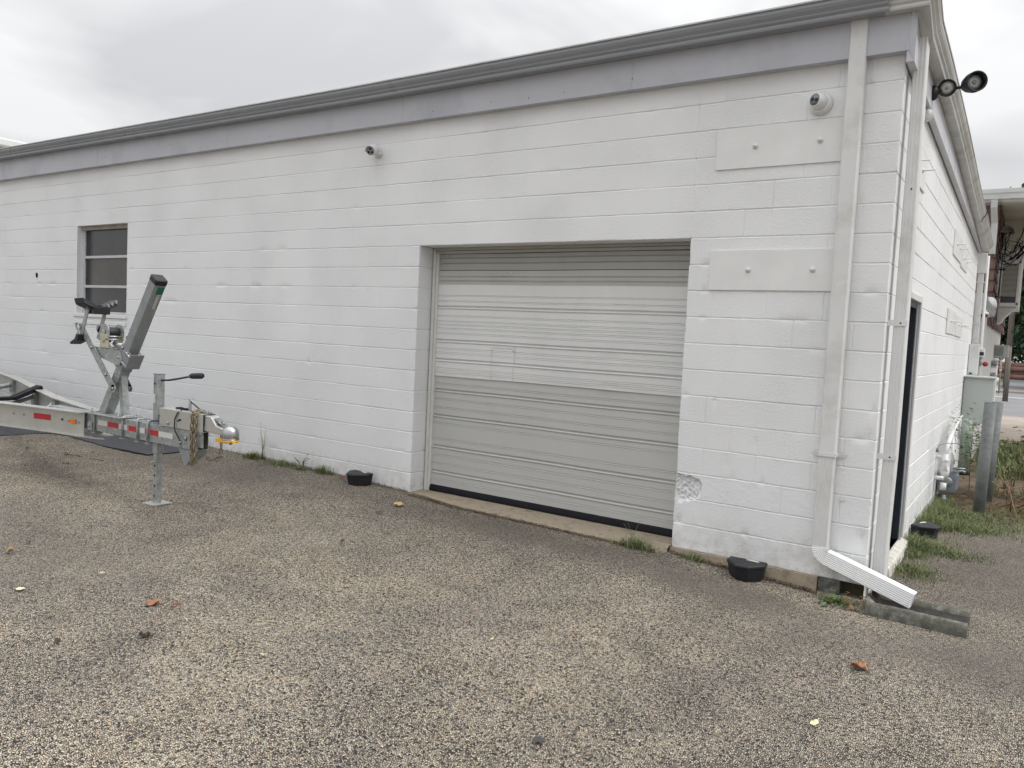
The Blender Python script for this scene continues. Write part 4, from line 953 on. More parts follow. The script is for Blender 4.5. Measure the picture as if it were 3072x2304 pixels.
MB().tube([(.44, .0, .840), (.44, .0, .90), (.437, 0, .915)], [.012, .012, .006], 8).tube([(.437, 0, .905), (.425, 0, .92), (.43, 0, .935), (.445, 0, .93), (.448, 0, .915)], .004, 8).build('breakaway_pin', MGALV, tr)
MB().tube([(.445, 0, .915), (.52, .0, .885), (.60, .0, .85), (.66, 0, .845), (.70, 0, .80)], .005, 8).build('breakaway_cable', MRUB, tr)
MB().prism([(-.05, 0), (.05, 0), (.045, .022), (.015, .034), (-.03, .03)], .012, 'y', -.006).move((.655, -.02, .838)).build('latch_tab', MGALV, tr)
cp = MB()
cp.prism([(.66, .705), (.935, .690), (.955, .742), (.845, .762), (.775, .828), (.66, .830)], .082, 'y', -.045)
coup = cp.build('coupler', MALU, tr, bevel=.007, seg=2)
MB().lathe([(.062, -.045), (.066, -.03), (.066, .0), (.060, .026), (.042, .046), (.02, .056), (0, .058)], (.975, -.004, .715), 'z', 28).lathe([(.069, -.052), (.069, -.043)], (.975, -.004, .715), 'z', 28).build('ball_socket', MCHROME, coup)
MB().lathe([(.0, 0), (.030, 0), (.028, .012), (.018, .02), (0, .022)], (.832, -.004, .770), (Vector((0, 1, 0)), Vector((.72, 0, .6)).normalized(), Vector((.6, 0, .75)).normalized()), 20).build('bearing_cover', MCHROME, coup)
MB().beam((.80, -.002, .815), (.915, -.002, .755), .05, .006, (0, 0, 1)).build('latch_plate', MCHROME, coup)
MB().tube([(.885, -.004, .762), (.885, -.004, .795)], .011, 8).build('latch_bolt', MGALVD, coup)
yl = MB().tube([(.975+.060*math.cos(a), -.004+.060*math.sin(a), .655) for a in [2*math.pi*i/24 for i in range(24)]], .011, 8, True)
yl.box(.875, -.066, .642, 1.005, .045, .668).tube([(1.03, -.03, .655), (1.06, -.035, .660)], .014, 10)
yl.build('coupler_lock', MYEL, tr)
MB().lathe([(.05, 0), (.045, .01), (0, .012)], (.975, -.004, .648), 'z', 20).build('lock_insert', MRUB, tr)
MB().tube([(.905, -.03, .645), (.905, -.03, .615)], .008, 8).tube([(1.0, -.02, .645), (1.0, -.02, .628)], .012, 8).build('lock_pin', MGALV, tr)
# skid plate under the nose
MB().prism([(.345, .530), (.62, .530), (.60, .490), (.50, .430), (.475, .395), (.43, .398), (.40, .46)], .085, 'y', -.043).build('skid_plate', MGALVD, tr, bevel=.004)
# safety chains: links strung along a path
def chain(path, parent, name, r=.0058, ln=.030, wd=.011):
    P = [Vector(p_) for p_ in path]; seg = [(P[i+1]-P[i]).length for i in range(len(P)-1)]; tot = sum(seg); step = ln*1.28; n = int(tot/step); b = MB()
    def at(s):
        for i, q in enumerate(seg):
            if s <= q: return P[i]+(P[i+1]-P[i])*(s/q), (P[i+1]-P[i]).normalized()
            s -= q
        return P[-1], (P[-1]-P[-2]).normalized()
    for k in range(n):
        c_, d = at((k+.5)*step); sx = d.orthogonal().normalized(); sy = d.cross(sx)
        a0 = R(45)+(R(90) if k % 2 else 0)+rng.uniform(-.25, .25); e = sx*math.cos(a0)+sy*math.sin(a0)
        ring = []
        for j in range(12):
            a = 2*math.pi*j/12; ring.append(c_+e*wd*math.cos(a)+d*(ln*.42*math.copysign(abs(math.sin(a))**.7, math.sin(a))+ (.006 if math.sin(a) > 0 else -.006)))
        b.tube(ring, r, 6, True)
    return b.build(name, MCHAIN, parent)
chain([(.66, .0, .850), (.60, -.04, .850), (.575, -.072, .835), (.575, -.075, .62), (.575, -.066, .40)], tr, 'safety_chain')
chain([(.69, .0, .846), (.64, -.045, .846), (.625, -.074, .83), (.628, -.077, .62), (.632, -.068, .42)], tr, 'safety_chain')
chain([(.72, .01, .845), (.62, -.02, .858), (.54, -.05, .848), (.51, -.04, .842)], tr, 'safety_chain')
chain([(.80, .04, .69), (.79, .05, .60), (.785, .05, .50), (.73, .04, .462), (.64, .02, .47)], tr, 'safety_chain', .005, .034, .013)
# blue wiring bundle behind the jack
MB().tube([(-.10, .03, .70), (-.06, .0, .72), (0, -.02, .76), (.06, -.01, .765), (.10, 0, .74), (.12, 0, .72)], .010, 8).tube([(-.13, -.01, .695), (-.04, -.03, .71), (.05, -.035, .72), (.11, -.02, .705)], .008, 8).build('wiring', mat('blue_cable', (.02, .03, .12), .4), tr)

# ------------------------------------------------------------------ services on the side wall
def hang(name, label, cat, group=None): return empty(name, (0, 0, 0), label, cat, group)
cab = tag(box(.006, 7.75, .42, .395, 8.25, 1.10).build('electrical_cabinet', MCAB, bevel=.008), 'large pale green cabinet on the side wall behind the grey posts', 'cabinet')
MB().box(.0, 7.70, 1.100, .415, 8.30, 1.125).build('cabinet_top', MCAB, cab, bevel=.004)
MB().box(.395, 7.80, .46, .401, 8.2, 1.06).build('cabinet_door', MCAB, cab, bevel=.002)
MB().box(.405, 7.93, .5, .42, 7.96, .62).build('handle', MRUB, cab)
pb_ = tag(box(.006, 8.28, 1.13, .135, 8.58, 1.615).build('meter_panel', MDS, bevel=.006), 'pale grey metal box on the wall directly above the green cabinet', 'electrical box')
MB().box(.03, 8.272, 1.145, .07, 8.279, 1.165).build('latch', MRUB, pb_)
em = hang('electric_meter', 'white boxed electric meter with dark window and red bell below', 'meter'); em.location = (.145, 8.66, 1.44)
MB().box(-.05, -.02, -.03, .055, .1, .11).build('housing', MDSN, em, bevel=.006)
MB().box(-.045, -.028, .0, .045, -.021, .055).build('meter_window', MLENS, em)
MB().tube([(.01, .04, -.03), (.01, .04, -.16)], .02, 10).build('conduit', MCAB, em)
MB().lathe([(.0, -.03), (.035, -.028), (.04, -.01), (.04, .01)], (.075, .02, -.135), 'y', 18).build('bell', mat('red_plastic', (.38, .02, .03), .4), em)
# third downspout with square head at the far corner
d3 = hang('downspout', 'far white downspout with a square box head at the end of the side gutter', 'downspout')
MB().box(-.0, 8.64, 2.74, .125, 8.76, 3.06).build('box_head', MDS, d3, bevel=.006)
b = MB(); sweep(b, dsprof(.085, .07, 3), [((.055, 8.70, 2.75), (1, 0, 0), (0, 1, 0), 1), ((.055, 8.70, 1.63), (1, 0, 0), (0, 1, 0), 1)]); b.build('pipe', MDS, d3)
for z in (2.60, 1.95, 1.72): MB().box(-.0, 8.652, z-.012, .115, 8.662, z+.012).build('strap', MDS, d3)
MB().tube([(.135, 8.72, 3.02), (.14, 8.72, 1.2), (.14, 8.72, .3)], .022, 10).build('conduit', MDS, d3)
# gas meter set
gm = hang('gas_meter', 'grey gas meter with white painted pipes low on the side wall', 'gas meter'); gm.location = (.095, 4.80, -.36)
MB().prism([(-.075, .15), (.10, .15), (.125, .20), (.125, .36), (.09, .42), (-.06, .42), (-.085, .36), (-.085, .2)], .24, 'y', -.12).build('body', MMETER, gm, bevel=.02, seg=2)
MB().lathe([(.055, 0), (.06, .015), (.055, .03), (.02, .035)], (.02, -.12, .29), (Vector((1, 0, 0)), Vector((0, 0, 1)), Vector((0, -1, 0))), 18).build('dial', MGALV, gm)
MB().lathe([(.0, -.05), (.05, -.045), (.085, -.012), (.088, .0), (.085, .012), (.05, .045), (.0, .05)], (.0, -.30, .43), (Vector((0, 1, 0)), Vector((0, 0, 1)), Vector((1, 0, 0))), 22).build('regulator', MDSN, gm)
MB().tube([(-.10, -.40, .36), (.0, -.40, .36)], .024, 12).tube([(-.10, -.38, .60), (-.01, -.38, .60), (.01, -.38, .60)], .024, 12).tube([(.0, -.38, .64), (.0, -.38, .50), (.0, -.34, .42)], .032, 12).tube([(.0, -.37, .66), (.01, -.30, .72), (.02, -.20, .80), (.03, .1, .88)], .022, 12).tube([(.0, -.36, .30), (.0, -.36, .22)], .034, 12).tube([(.03, .1, .88), (.03, 1.0, .98), (.03, 1.3, .98)], .016, 10).tube([(-.09, 1.0, .98), (.03, 1.0, .98), (.03, 1.0, .70)], .016, 10).tube([(.05, -.05, .42), (.05, -.05, .62), (.04, .0, .72), (.03, .08, .8)], .020, 10).tube([(.05, -.22, .66), (.07, -.10, .56), (.07, -.05, .5)], .013, 8).build('white_pipes', MDSN, gm)
MB().lathe([(.036, -.02), (.04, -.01), (.04, .01), (.036, .02)], (0, -.38, .57), 'z', 14).lathe([(.036, -.02), (.04, -.01), (.04, .01), (.036, .02)], (.0, -.35, .46), 'z', 14).build('pipe_union', MDSN, gm)
MB().tube([(.02, -.42, -.10), (.02, -.42, .17)], .018, 10).lathe([(.028, -.02), (.03, 0), (.028, .02)], (.02, -.42, .12), 'z', 8).box(-.01, -.45, .0, .05, -.39, .05).build('riser', MGALVD, gm)
MB().tube([(-.08, -.46, .69), (-.07, -.45, .74), (.0, -.40, .77), (.1, -.2, .76)], .005, 6).lathe([(.016, 0), (.014, .04), (.006, .06)], (-.08, -.46, .66), 'z', 10).build('vent_line', MGALVD, gm)
MB().tube([(.07, -.12, .41), (.16, -.10, .43), (.20, -.10, .42)], .014, 8).tube([(.05, -.02, .44), (.19, -.02, .45)], .012, 8).build('meter_swivel', MGALV, gm)
gp = tag(MB().lathe([(.068, 0), (.068, .55), (.070, .56), (.070, .57), (.068, .575), (.066, .76), (.058, .765), (0, .768)], (.135, 7.0, -.24), 'z', 22).build('standpipe', MPIPEG), 'thick pale green pipe standing beside the gas meter on a black collar', 'pipe')
MB().lathe([(.082, -.06), (.085, .0), (.075, .03)], (.135, 7.0, -.25), 'z', 18).build('collar', MRUB, gp)
# guard posts
def guard(x, y, ht, label, tilt):
    r_ = .058; o = MB().lathe([(r_, -.1), (r_, ht), (r_-.004, ht), (r_-.004, ht-.12), (0, ht-.12)], (0, 0, 0), 'z', 24).build('guard_post', MPOST)
    o.location = (x, y, -.30); o.rotation_euler = (0, tilt, 0); tag(o, label, 'bollard', 'galvanised guard posts by the gas meter'); return o
guard(.485, 4.05, 1.235, 'nearer grey steel guard post in front of the gas meter', R(1.0))
guard(.515, 4.95, 1.20, 'farther grey steel guard post half hidden behind the nearer one', R(1.5))
# ------------------------------------------------------------------ neighbouring building with brown shakes
nb = empty('neighbouring_building', (0, 0, 0), 'two-storey building behind with brown shakes above white painted block', 'building')
lw = MB().box(-6, 8.95, -.4, .125, 17, 2.45).build('lower_wall', MWHITE, nb)
MB().box(-6, 10.2, 2.45, .165, 17, 4.16).build('upper_wall', MSHING, nb)
sh = MB()
for k in range(11):     # overlapping shake courses on the two visible faces
    z = 1.98+k*.195; z0 = max(z, 2.0)
    n = 24; x = -1.5
    while x < .17:
        w_ = rng.uniform(.10, .17); x1 = min(x+w_, .178); sh.add([(x+.003, 10.155, z), (x1, 10.155, z), (x1, 10.185, z+.2), (x+.003, 10.185, z+.2), (x+.003, 10.17, z), (x1, 10.17, z)], [(0, 1, 2, 3), (0, 4, 5, 1)]); x = x1+.001
    y = 10.16
    while y < 17 and z < 4.0:
        w_ = rng.uniform(.10, .18); y1 = y+w_; e = rng.uniform(0, .008); sh.add([(.200+e, y, z), (.200+e, y1-.004, z), (.170, y1-.004, z+.2), (.170, y, z+.2), (.170, y, z), (.170, y1-.004, z)], [(0, 1, 2, 3), (0, 4, 5, 1)]); y = y1
sh.build('shakes', MSHING, nb, recalc=False)
# eaves of the upper storey, facing the camera
RG = MB(); loft(RG, [(0, .115), (0, 0), (.09, 0), (.10, .06), (.12, .08), (.125, .13), (.11, .13)], [lambda o, z, x=x: (x, 9.83-o, 4.085+z*1.25) for x in (-1.2, 3.2)]); RG.build('gutter', MGUT, nb, recalc=False)
MB().box(-6, 9.82, 4.05, 3.2, 17, 4.20).build('roof', MGUT, nb)
st_ = MB()
for k in range(40): st_.box(.2, 9.84+k*.17, 4.040, 3.1, 9.84+k*.17+.15, 4.049)
st_.build('eaves_soffit', MSIDE, nb)
# jetty with vinyl siding above the oriel
jt = MB().box(.175, 12.0, 3.50, 1.9, 16, 4.05).build('jetty', MSIDE, nb)
cb = MB()
for k in range(7): z = 3.50+k*.075; cb.add([(.176, 11.978, z), (1.9, 11.978, z), (1.9, 11.998, z+.075), (.176, 11.998, z+.075), (.176, 11.998, z), (1.9, 11.998, z)], [(0, 1, 2, 3), (0, 4, 5, 1)])
cb.build('siding', MSIDE, jt, recalc=False)
ori = MB().box(.20, 12.02, 2.40, .52, 14, 3.50).build('oriel', MDS, nb)
MB().box(.205, 11.965, 2.43, .225, 12.02, 3.27).box(.475, 11.965, 2.43, .525, 12.02, 3.27).box(.205, 11.965, 2.40, .525, 12.02, 2.475).box(.205, 11.965, 3.22, .525, 12.02, 3.28).build('window_frame', MDSN, ori, bevel=.006)
wp_ = MB().box(.225, 11.995, 2.475, .475, 12.0, 3.22).build('window_pane', MLENS, ori)
bs_ = MB()
for k in range(26): z = 2.60+k*.0235; bs_.box(.228, 11.982, z, .470, 11.993, z+.013)
bs_.build('venetian_blind', MSIDE, ori)
MB().prism([(.20, 2.40), (.50, 2.40), (.50, 2.36), (.43, 2.33), (.36, 2.24), (.31, 2.20), (.27, 2.10), (.20, 2.06)], .5, 'y', 12.03).build('corbel', MDS, ori)
# eaves downspout, mast and wires
nd = MB(); sweep(nd, dsprof(.10, .08, 2), [((.10, 9.78, 4.08), (1, 0, 0), (0, 1, 0), 1), ((.10, 9.82, 3.95), (1, 0, 0), (0, 1, 0), 1), ((.115, 10.08, 3.72), (1, 0, 0), (0, 1, 0), 1), ((.115, 10.08, 3.2), (1, 0, 0), (0, 1, 0), 1)]); nd.build('downspout', MGUT, nb)
MB().lathe([(.11, 0), (.11, .08), (.09, .15), (.05, .19), (0, .20)], (.16, 9.75, 2.24), 'z', 24).build('vent_hood', MDS, nb)
hood = MB(); hood.prism([(.085, 2.47), (.12, 2.47), (.155, 2.36), (.27, 2.20), (.25, 2.10), (.14, 2.08), (.085, 2.16)], .35, 'y', 9.3); hood.build('duct_hood', MGALV, nb)
msm = hang('service_mast', 'grey electrical service mast with curved weather hood and a tangle of black cables', 'service mast'); msm.location = (.21, 11.0, 0)
MB().tube([(-.03, 0, 2.4), (-.02, 0, 3.0), (.0, 0, 3.70)], .035, 12).build('mast', MGALV, msm)
hh = MB(); pr_ = []; n = 14; vs = []
for k in range(n): a = math.pi*k/(n-1); vs += [(.075+.105*math.cos(a), -.09, 3.66+.125*math.sin(a)), (.075+.105*math.cos(a), .09, 3.66+.125*math.sin(a))]
hh.add(vs, [(k*2, k*2+2, k*2+3, k*2+1) for k in range(n-1)]+[tuple(range(1, 2*n, 2))], True); hh.build('weather_hood', MGALV, msm, recalc=False)
cbm = MB(); rr_ = random.Random(4)
for k in range(13):
    a0 = rr_.uniform(-.02, .14); pts_ = [(a0, -.05, 3.68)]
    cx_, cz_, r_ = .08+rr_.uniform(-.05, .12), 3.35+rr_.uniform(-.12, .15), rr_.uniform(.08, .20)
    ph = rr_.uniform(0, 1)
    for j in range(10): a = math.pi*(.6+1.3*j/9+ph*.3); pts_.append((cx_+r_*math.cos(a), -.08+rr_.uniform(-.03, .03), cz_+r_*math.sin(a)*1.3))
    pts_.append((.33, -.10, 3.42+rr_.uniform(-.1, .1))); cbm.tube(pts_, .0055, 5)
cbm.build('cable_loops', MRUB, msm)
MB().tube([(.15, -.1, 3.18), (.26, -.12, 3.27), (.34, -.12, 3.40), (.55, -.3, 3.7), (1.6, -1.0, 4.8), (6, -4, 7.5)], .016, 6).tube([(.2, -.1, 3.38), (.3, -.1, 3.62), (.36, -.2, 3.95), (.9, -.5, 4.6), (5, -3, 7.6)], .010, 6).tube([(.25, -.1, 3.2), (.34, -.12, 3.3), (.42, -.2, 3.36), (1.2, -.8, 4.0), (6, -4, 6.9)], .022, 6).build('overhead_cable', MRUB, msm)
for z in (2.52, 3.02): MB().box(-.07, -.045, z-.012, .09, .045, z+.012).build('mast_strap', MRUB, msm)
dc = hang('dome_camera', 'hanging white dome camera past the far corner of the side wall', 'camera'); dc.location = (.13, 8.92, 2.12)
MB().box(-.08, -.03, .03, .04, .05, .055).lathe([(.03, .03), (.065, .01), (.065, -.02)], (.005, 0, 0), 'z', 20).build('housing', MCAMW, dc)
MB().lathe([(.055, -.021), (.05, -.045), (.03, -.06), (0, -.065)], (.005, 0, 0), 'z', 20).build('dome', MLENS, dc)
MB().tube([(.235, 10.6, 2.30), (.235, 10.6, 2.46), (.25, 10.6, 2.50), (.27, 10.6, 2.47)], .016, 8).tube([(.235, 10.6, 2.30), (.20, 10.6, 1.92)], .014, 8).build('vent_pipe', MPOLE, nb)
# window air conditioner on a bracket
ac = hang('air_conditioner', 'grey window air conditioner sticking out of the neighbouring wall', 'air conditioner'); ac.location = (.13, 14, 1.42)
MB().box(0, 0, 0, .26, .5, .27).build('casing', MALU, ac, bevel=.008)
MB().box(.012, -.006, .03, .165, -.001, .235).build('grille', MGALVD, ac)
gl_ = MB()
for k in range(8): gl_.box(.015, -.010, .04+k*.025, .163, -.007, .046+k*.025)
gl_.build('grille_bars', MGALV, ac)
MB().tube([(.18, .1, -.02), (.03, .1, -.12)], .012, 8).tube([(.0, .1, -.005), (.25, .1, -.005)], .012, 8).build('bracket', MGALV, ac)
for i, z in enumerate((1.28, 1.02)):
    mt = hang('electric_meter', ('upper' if i == 0 else 'lower')+' round white meter under the air conditioner', 'meter', None); mt.location = (.155, 13.2, z)
    MB().box(-.03, 0, -.09, .07, .2, .09).build('socket', MDSN, mt, bevel=.006)
    MB().lathe([(.06, 0), (.055, -.04), (.03, -.06), (0, -.062)], (.03, 0, .01), 'y', 18).build('dial', MGALV, mt)
MB().tube([(.20, 12.6, .92), (.21, 12.6, .5), (.19, 12.6, -.3)], .028, 8).build('wall_pipe', MDSN, nb)
# roof corner showing over the left end
rc = empty('background_roof', (0, 0, 0), 'pale eaves corner of another building showing over the far left roofline', 'building')
MB().box(-28, .3, -.3, -15.75, 9, 4.3).build('wall', MSIDE, rc)
MB().box(-28.2, -.1, 4.31, -15.52, 9.2, 4.44).build('eaves', MGALV, rc)
MB().box(-28.3, -.2, 4.442, -15.40, 9.3, 4.60).build('gutter', MGUT, rc, bevel=.03)
# ------------------------------------------------------------------ far street furniture
def pole(x, y, ht, r_, label):
    o = MB().tube([(0, 0, 0), (0, 0, ht)], [r_, r_*.75], 12).build('utility_pole', MPOLE); o.location = (x, y, -.3); return tag(o, label, 'pole', 'timber poles along the road')
pole(-.33, 45, 9, .16, 'tall grey utility pole beyond the road')
pole(.03, 30.3, 2.15, .10, 'short timber post on the near side of the road')
sg_ = tag(MB().tube([(0, 0, 0), (0, 0, 2.3)], .035, 8).lathe([(.06, .0), (.06, .12), (.03, .13)], (0, 0, 1.0), 'z', 8).build('street_post', MGALV), 'thin pale metal post on the kerb corner', 'post'); sg_.location = (-.42, 37.5, -.28)
hy = tag(MB().lathe([(.14, 0), (.14, .06), (.10, .08), (.10, .42), (.14, .44), (.13, .55), (.05, .66), (0, .67)], (0, 0, 0), 'z', 14).build('fire_hydrant', MSIDE), 'small pale hydrant at the lawn corner across the road', 'hydrant'); hy.location = (-.55, 38.9, -.25)
car = hang('parked_car', 'dark red car parked beyond the driveway under the trees', 'car'); car.location = (3.6, 76, -.25)
MB().prism([(-2.2, .3), (2.2, .3), (2.25, .7), (1.7, .85), (.9, 1.4), (-.9, 1.42), (-1.5, .9), (-2.2, .8)], 1.7, 'y', -.85).build('body', mat('dark_red_paint', (.12, .012, .03), .3), car, bevel=.08, seg=2)
MB().prism([(1.45, .9), (.85, 1.33), (-.85, 1.35), (-1.3, .93)], 1.72, 'y', -.86).build('windows', MLENS, car)
for x in (-1.35, 1.35):
    for y in (-.88, .66): MB().lathe([(.32, 0), (.32, .22)], (x, y, .32), 'y', 20).build('wheel', MRUB, car)
for k in range(4):
    lg = MB().tube([(-3+rng.uniform(-.3, .3), 0, 0), (3.5, .1, 0)], .19, 8).build('log', mat('reddish_timber', (.30, .17, .14), .9, 0, .3, 4) if k == 0 else bpy.data.materials['reddish_timber'])
    lg.location = (-.2, 66+.3*(k % 2), -.05+.3*k if k < 3 else .85); tag(lg, ['lowest log of the reddish stack across the driveway', 'second log of the reddish stack from the ground', 'third log of the reddish stack from the ground', 'topmost log of the reddish stack across the driveway'][k], 'log', 'logs stacked beyond the driveway')
    lg.rotation_euler = (0, 0, rng.uniform(-.05, .05))
# ------------------------------------------------------------------ trees
nprng = np.random.default_rng(5)
def tree(x, y, ht, rad, label, nleaf, seed):
    g = np.random.default_rng(seed); t = empty('tree', (x, y, -.3), label, 'tree', 'trees beyond the road')
    m = MB(); tips = []; rr = random.Random(seed)
    top_ = ht*.75; m.tube([(0, 0, -.2), (.05, 0, ht*.2), (rr.uniform(-.3, .3), .1, ht*.45), (rr.uniform(-.4, .4), 0, top_)], [ht*.03, ht*.024, ht*.017, ht*.005], 10)
    for k in range(16):
        a = rr.uniform(0, 6.28); z0 = ht*rr.uniform(.15, .65); l_ = rad*rr.uniform(.55, .95); e = Vector((math.cos(a)*l_, math.sin(a)*l_, z0+l_*rr.uniform(.15, .7)))
        m.tube([(0, 0, z0), (e.x*.5, e.y*.5, z0+(e.z-z0)*.6), e], [ht*.011, ht*.007, ht*.002], 6); tips.append(e)
    m.build('trunk', MBARK, t)
    cl = [np.array(e)+g.normal(0, .5, 3) for e in tips]+[np.array([g.normal(0, rad*.5), g.normal(0, rad*.5), g.uniform(ht*.18, ht*.97)]) for _ in range(46)]
    cl = [c for c in cl if math.hypot(c[0], c[1])/rad < math.sqrt(max(.05, 1-((c[2]-ht*.55)/(ht*.5))**2))]
    n = nleaf; ci = g.integers(0, len(cl), n); sz = g.uniform(.35, 1.0, len(cl))*rad*.24
    P = np.array(cl)[ci]+g.normal(0, 1, (n, 3))*sz[ci][:, None]*np.array([1, 1, .65])
    P[:, 2] = np.maximum(P[:, 2], .5)
    A = g.normal(0, 1, (n, 3)); A /= np.linalg.norm(A, axis=1)[:, None]; Bv = np.cross(A, g.normal(0, 1, (n, 3))); Bv /= np.linalg.norm(Bv, axis=1)[:, None]
    L_ = g.uniform(.14, .30, n)[:, None]
    V = np.stack([P-A*L_, P+Bv*L_*.45, P+A*L_, P-Bv*L_*.45], 1).reshape(-1, 3)
    me = bpy.data.meshes.new('crown'); me.vertices.add(len(V)); me.vertices.foreach_set('co', V.ravel()); me.loops.add(n*4); me.loops.foreach_set('vertex_index', np.arange(n*4)); me.polygons.add(n); me.polygons.foreach_set('loop_start', np.arange(n)*4); me.polygons.foreach_set('loop_total', np.full(n, 4)); me.update(); me.validate()
    o = bpy.data.objects.new('crown', me); scene.collection.objects.link(o); me.materials.append(MLEAFT); o.parent = t
tree(.8, 70, 14.0, 6.0, 'tall dense dark tree straight beyond the driveway', 42000, 1)
tree(8.5, 62, 13, 5.0, 'dark leafy tree right of the driveway', 20000, 2)
tree(-6.5, 84, 15, 6, 'dark tree beyond the lawn hidden behind the utility pole', 20000, 3)
tree(15, 80, 15, 6.5, 'broad dark tree at the far right beyond the road', 20000, 4)
tree(3.0, 47, 8.7, 3.1, 'nearest tree standing right of the utility pole', 34000, 6)
# ------------------------------------------------------------------ grass, weeds, litter
def blades(pts, name, m, rad_h=(.05, .14), wd=(.003, .006), lean=.7, seed=1):
    g = np.random.default_rng(seed); P = np.array(pts, float); n = len(P)
    a = g.uniform(0, 6.28, n); h = g.uniform(*rad_h, n)*P[:, 3] if P.shape[1] > 3 else g.uniform(*rad_h, n); l_ = h*g.uniform(.15, lean, n); w_ = g.uniform(*wd, n)
    d = np.stack([np.cos(a), np.sin(a)], 1); s = np.stack([-d[:, 1], d[:, 0]], 1); vs = []
    for t, ww in ((0, 1), (.4, .9), (.75, .6), (1, .05)):
        c = P[:, :2]+d*(l_*t*t)[:, None]; z = P[:, 2]+h*(t-.28*t*t*(l_/h)); 
        for sg in (-1, 1): vs.append(np.column_stack([c+s*(w_*ww*.5*sg)[:, None], z]))
    V = np.stack(vs, 1).reshape(-1, 3); F = []
    for k in range(3):
        b = np.arange(n)*8+2*k; F.append(np.stack([b, b+1, b+3, b+2], 1))
    F = np.concatenate(F).tolist(); me = bpy.data.meshes.new(name); me.from_pydata(V.tolist(), [], F); me.materials.append(m)
    o = bpy.data.objects.new(name, me); scene.collection.objects.link(o); return o
g = np.random.default_rng(11)
def clump(cx, cy, rx, ry, n, hs=1., zoff=0):
    x = cx+g.normal(0, 1, n)*rx*.5; y = cy+g.normal(0, 1, n)*ry*.5
    return [(x[i], y[i], float(gz(x[i], min(y[i], 0)))+zoff-.004, hs) for i in range(n)]
# long strip of grass along the side wall
S = []
for c_ in [(.10, 1.95, .10, .25, 500, .9), (.20, 2.0, .18, .16, 400, .6), (.34, 1.85, .26, .18, 350, .4), (.12, 1.62, .10, .2, 260, .5), (.16, 1.05, .16, .25, 260, .5), (.30, .95, .2, .2, 120, .35), (.04, 2.35, .04, .2, 220, 1.1), (.10, 2.95, .10, .35, 600, 1.1), (.28, 3.1, .28, .3, 700, .7), (.50, 3.2, .35, .3, 500, .5), (.16, 3.6, .18, .35, 700, 1.), (.40, 3.75, .35, .35, 500, .6), (.75, 3.5, .3, .3, 160, .45), (.12, 4.3, .1, .3, 260, .9), (.62, 1.9, .15, .15, 60, .3)]: S += clump(c_[0], c_[1], c_[2], c_[3], c_[4]*2, c_[5])
S = [s for s in S if not (.02 < s[0] < .42 and 2.1 < s[1] < 2.62)]
tag(blades([s for s in S if s[0] > .02], 'grass', MGRASS, (.05, .17), (.003, .006), 1.5, 3), kind='stuff')
D_ = []
for c_ in [(.25, 2.2, .3, .5, 220, .5), (.4, 3.3, .4, .5, 500, .5), (.7, 3.9, .4, .3, 500, .6), (.2, 1.0, .15, .3, 100, .4), (.85, 4.4, .5, .4, 600, .8)]: D_ += clump(*c_[:4], c_[4], c_[5])
tag(blades([s for s in D_ if s[0] > .02], 'dry_grass', MGRASSD, (.05, .16), (.003, .006), 1.6, 4), kind='stuff')
V_ = []
for k in range(13000):
    x = g.uniform(.25, 3.2); y = g.uniform(5.4, 12.2)
    if vn(x*1.2, y*1.2, 2) > .34 and (x > .45 or y > 7.4): V_.append((x, y, -.28, .6+1.3*float(vn(x*.9, y*.9, 7))))
tag(blades(V_, 'verge_weeds', MGRASS, (.08, .26), (.006, .013), .9, 5), kind='stuff')
# individual weeds
def tuft(x, y, r_, n, hs, label, m=MGRASS, zo=0, name='weed_tuft', cat='weed', dry=0):
    q = []
    for i in range(n):
        a = g.uniform(0, 6.28); d = r_*min(abs(g.normal(0, .45)), 1.1); q.append((d*math.cos(a), d*math.sin(a)*.6, 0, hs))
    o = blades(q, name, m, (.03, .11), (.003, .006), 1.5, int(abs(x*100)))
    o.location = (x, y, float(gz(x, y))+zo); return tag(o, label, cat, 'weeds growing out of the wall foot')
tuft(-1.66, -.17, .20, 480, 1.0, 'green weed tuft at the right end of the door sill')
tuft(-1.20, -.10, .13, 260, .6, 'low green weed right of the door opening, left of the black box')
tuft(-6.45, -.10, .20, 420, .9, 'yellowish grass clump under the trailer coupler', MGRASSD)
tuft(-5.95, -.12, .34, 520, .7, 'low green weeds along the wall midway between coupler and black box')
tuft(-5.32, -.09, .13, 200, 1.2, 'spiky bright grass tuft left of the black box by the wall')
tuft(-5.62, -.14, .16, 240, .5, 'short green weeds beside the leafy sprouts on the wall foot')
tuft(-.12, -.20, .2, 260, .5, 'small green weeds under the white downspout end', MWEED)
def stalks(x, y, n, ht, label, name='grass_stalk'):
    m = MB()
    for k in range(n):
        a = rng.uniform(-1, 1); h = ht*rng.uniform(.6, 1.1); m.tube([(rng.uniform(-.05, .05), 0, 0), (a*.02, .0, h*.5), (a*.09, rng.uniform(-.03, .01), h)], [.0022, .0018, .001], 5)
    o = m.build(name, MGRASSD); o.location = (x, y, float(gz(x, y))); return tag(o, label, 'weed', 'weeds growing out of the wall foot')
stalks(-6.32, -.07, 8, .42, 'tall thin grass stalks against the wall beside the yellow coupler lock')
stalks(-1.70, -.14, 3, .28, 'two or three thin seed stalks in front of the garage door')
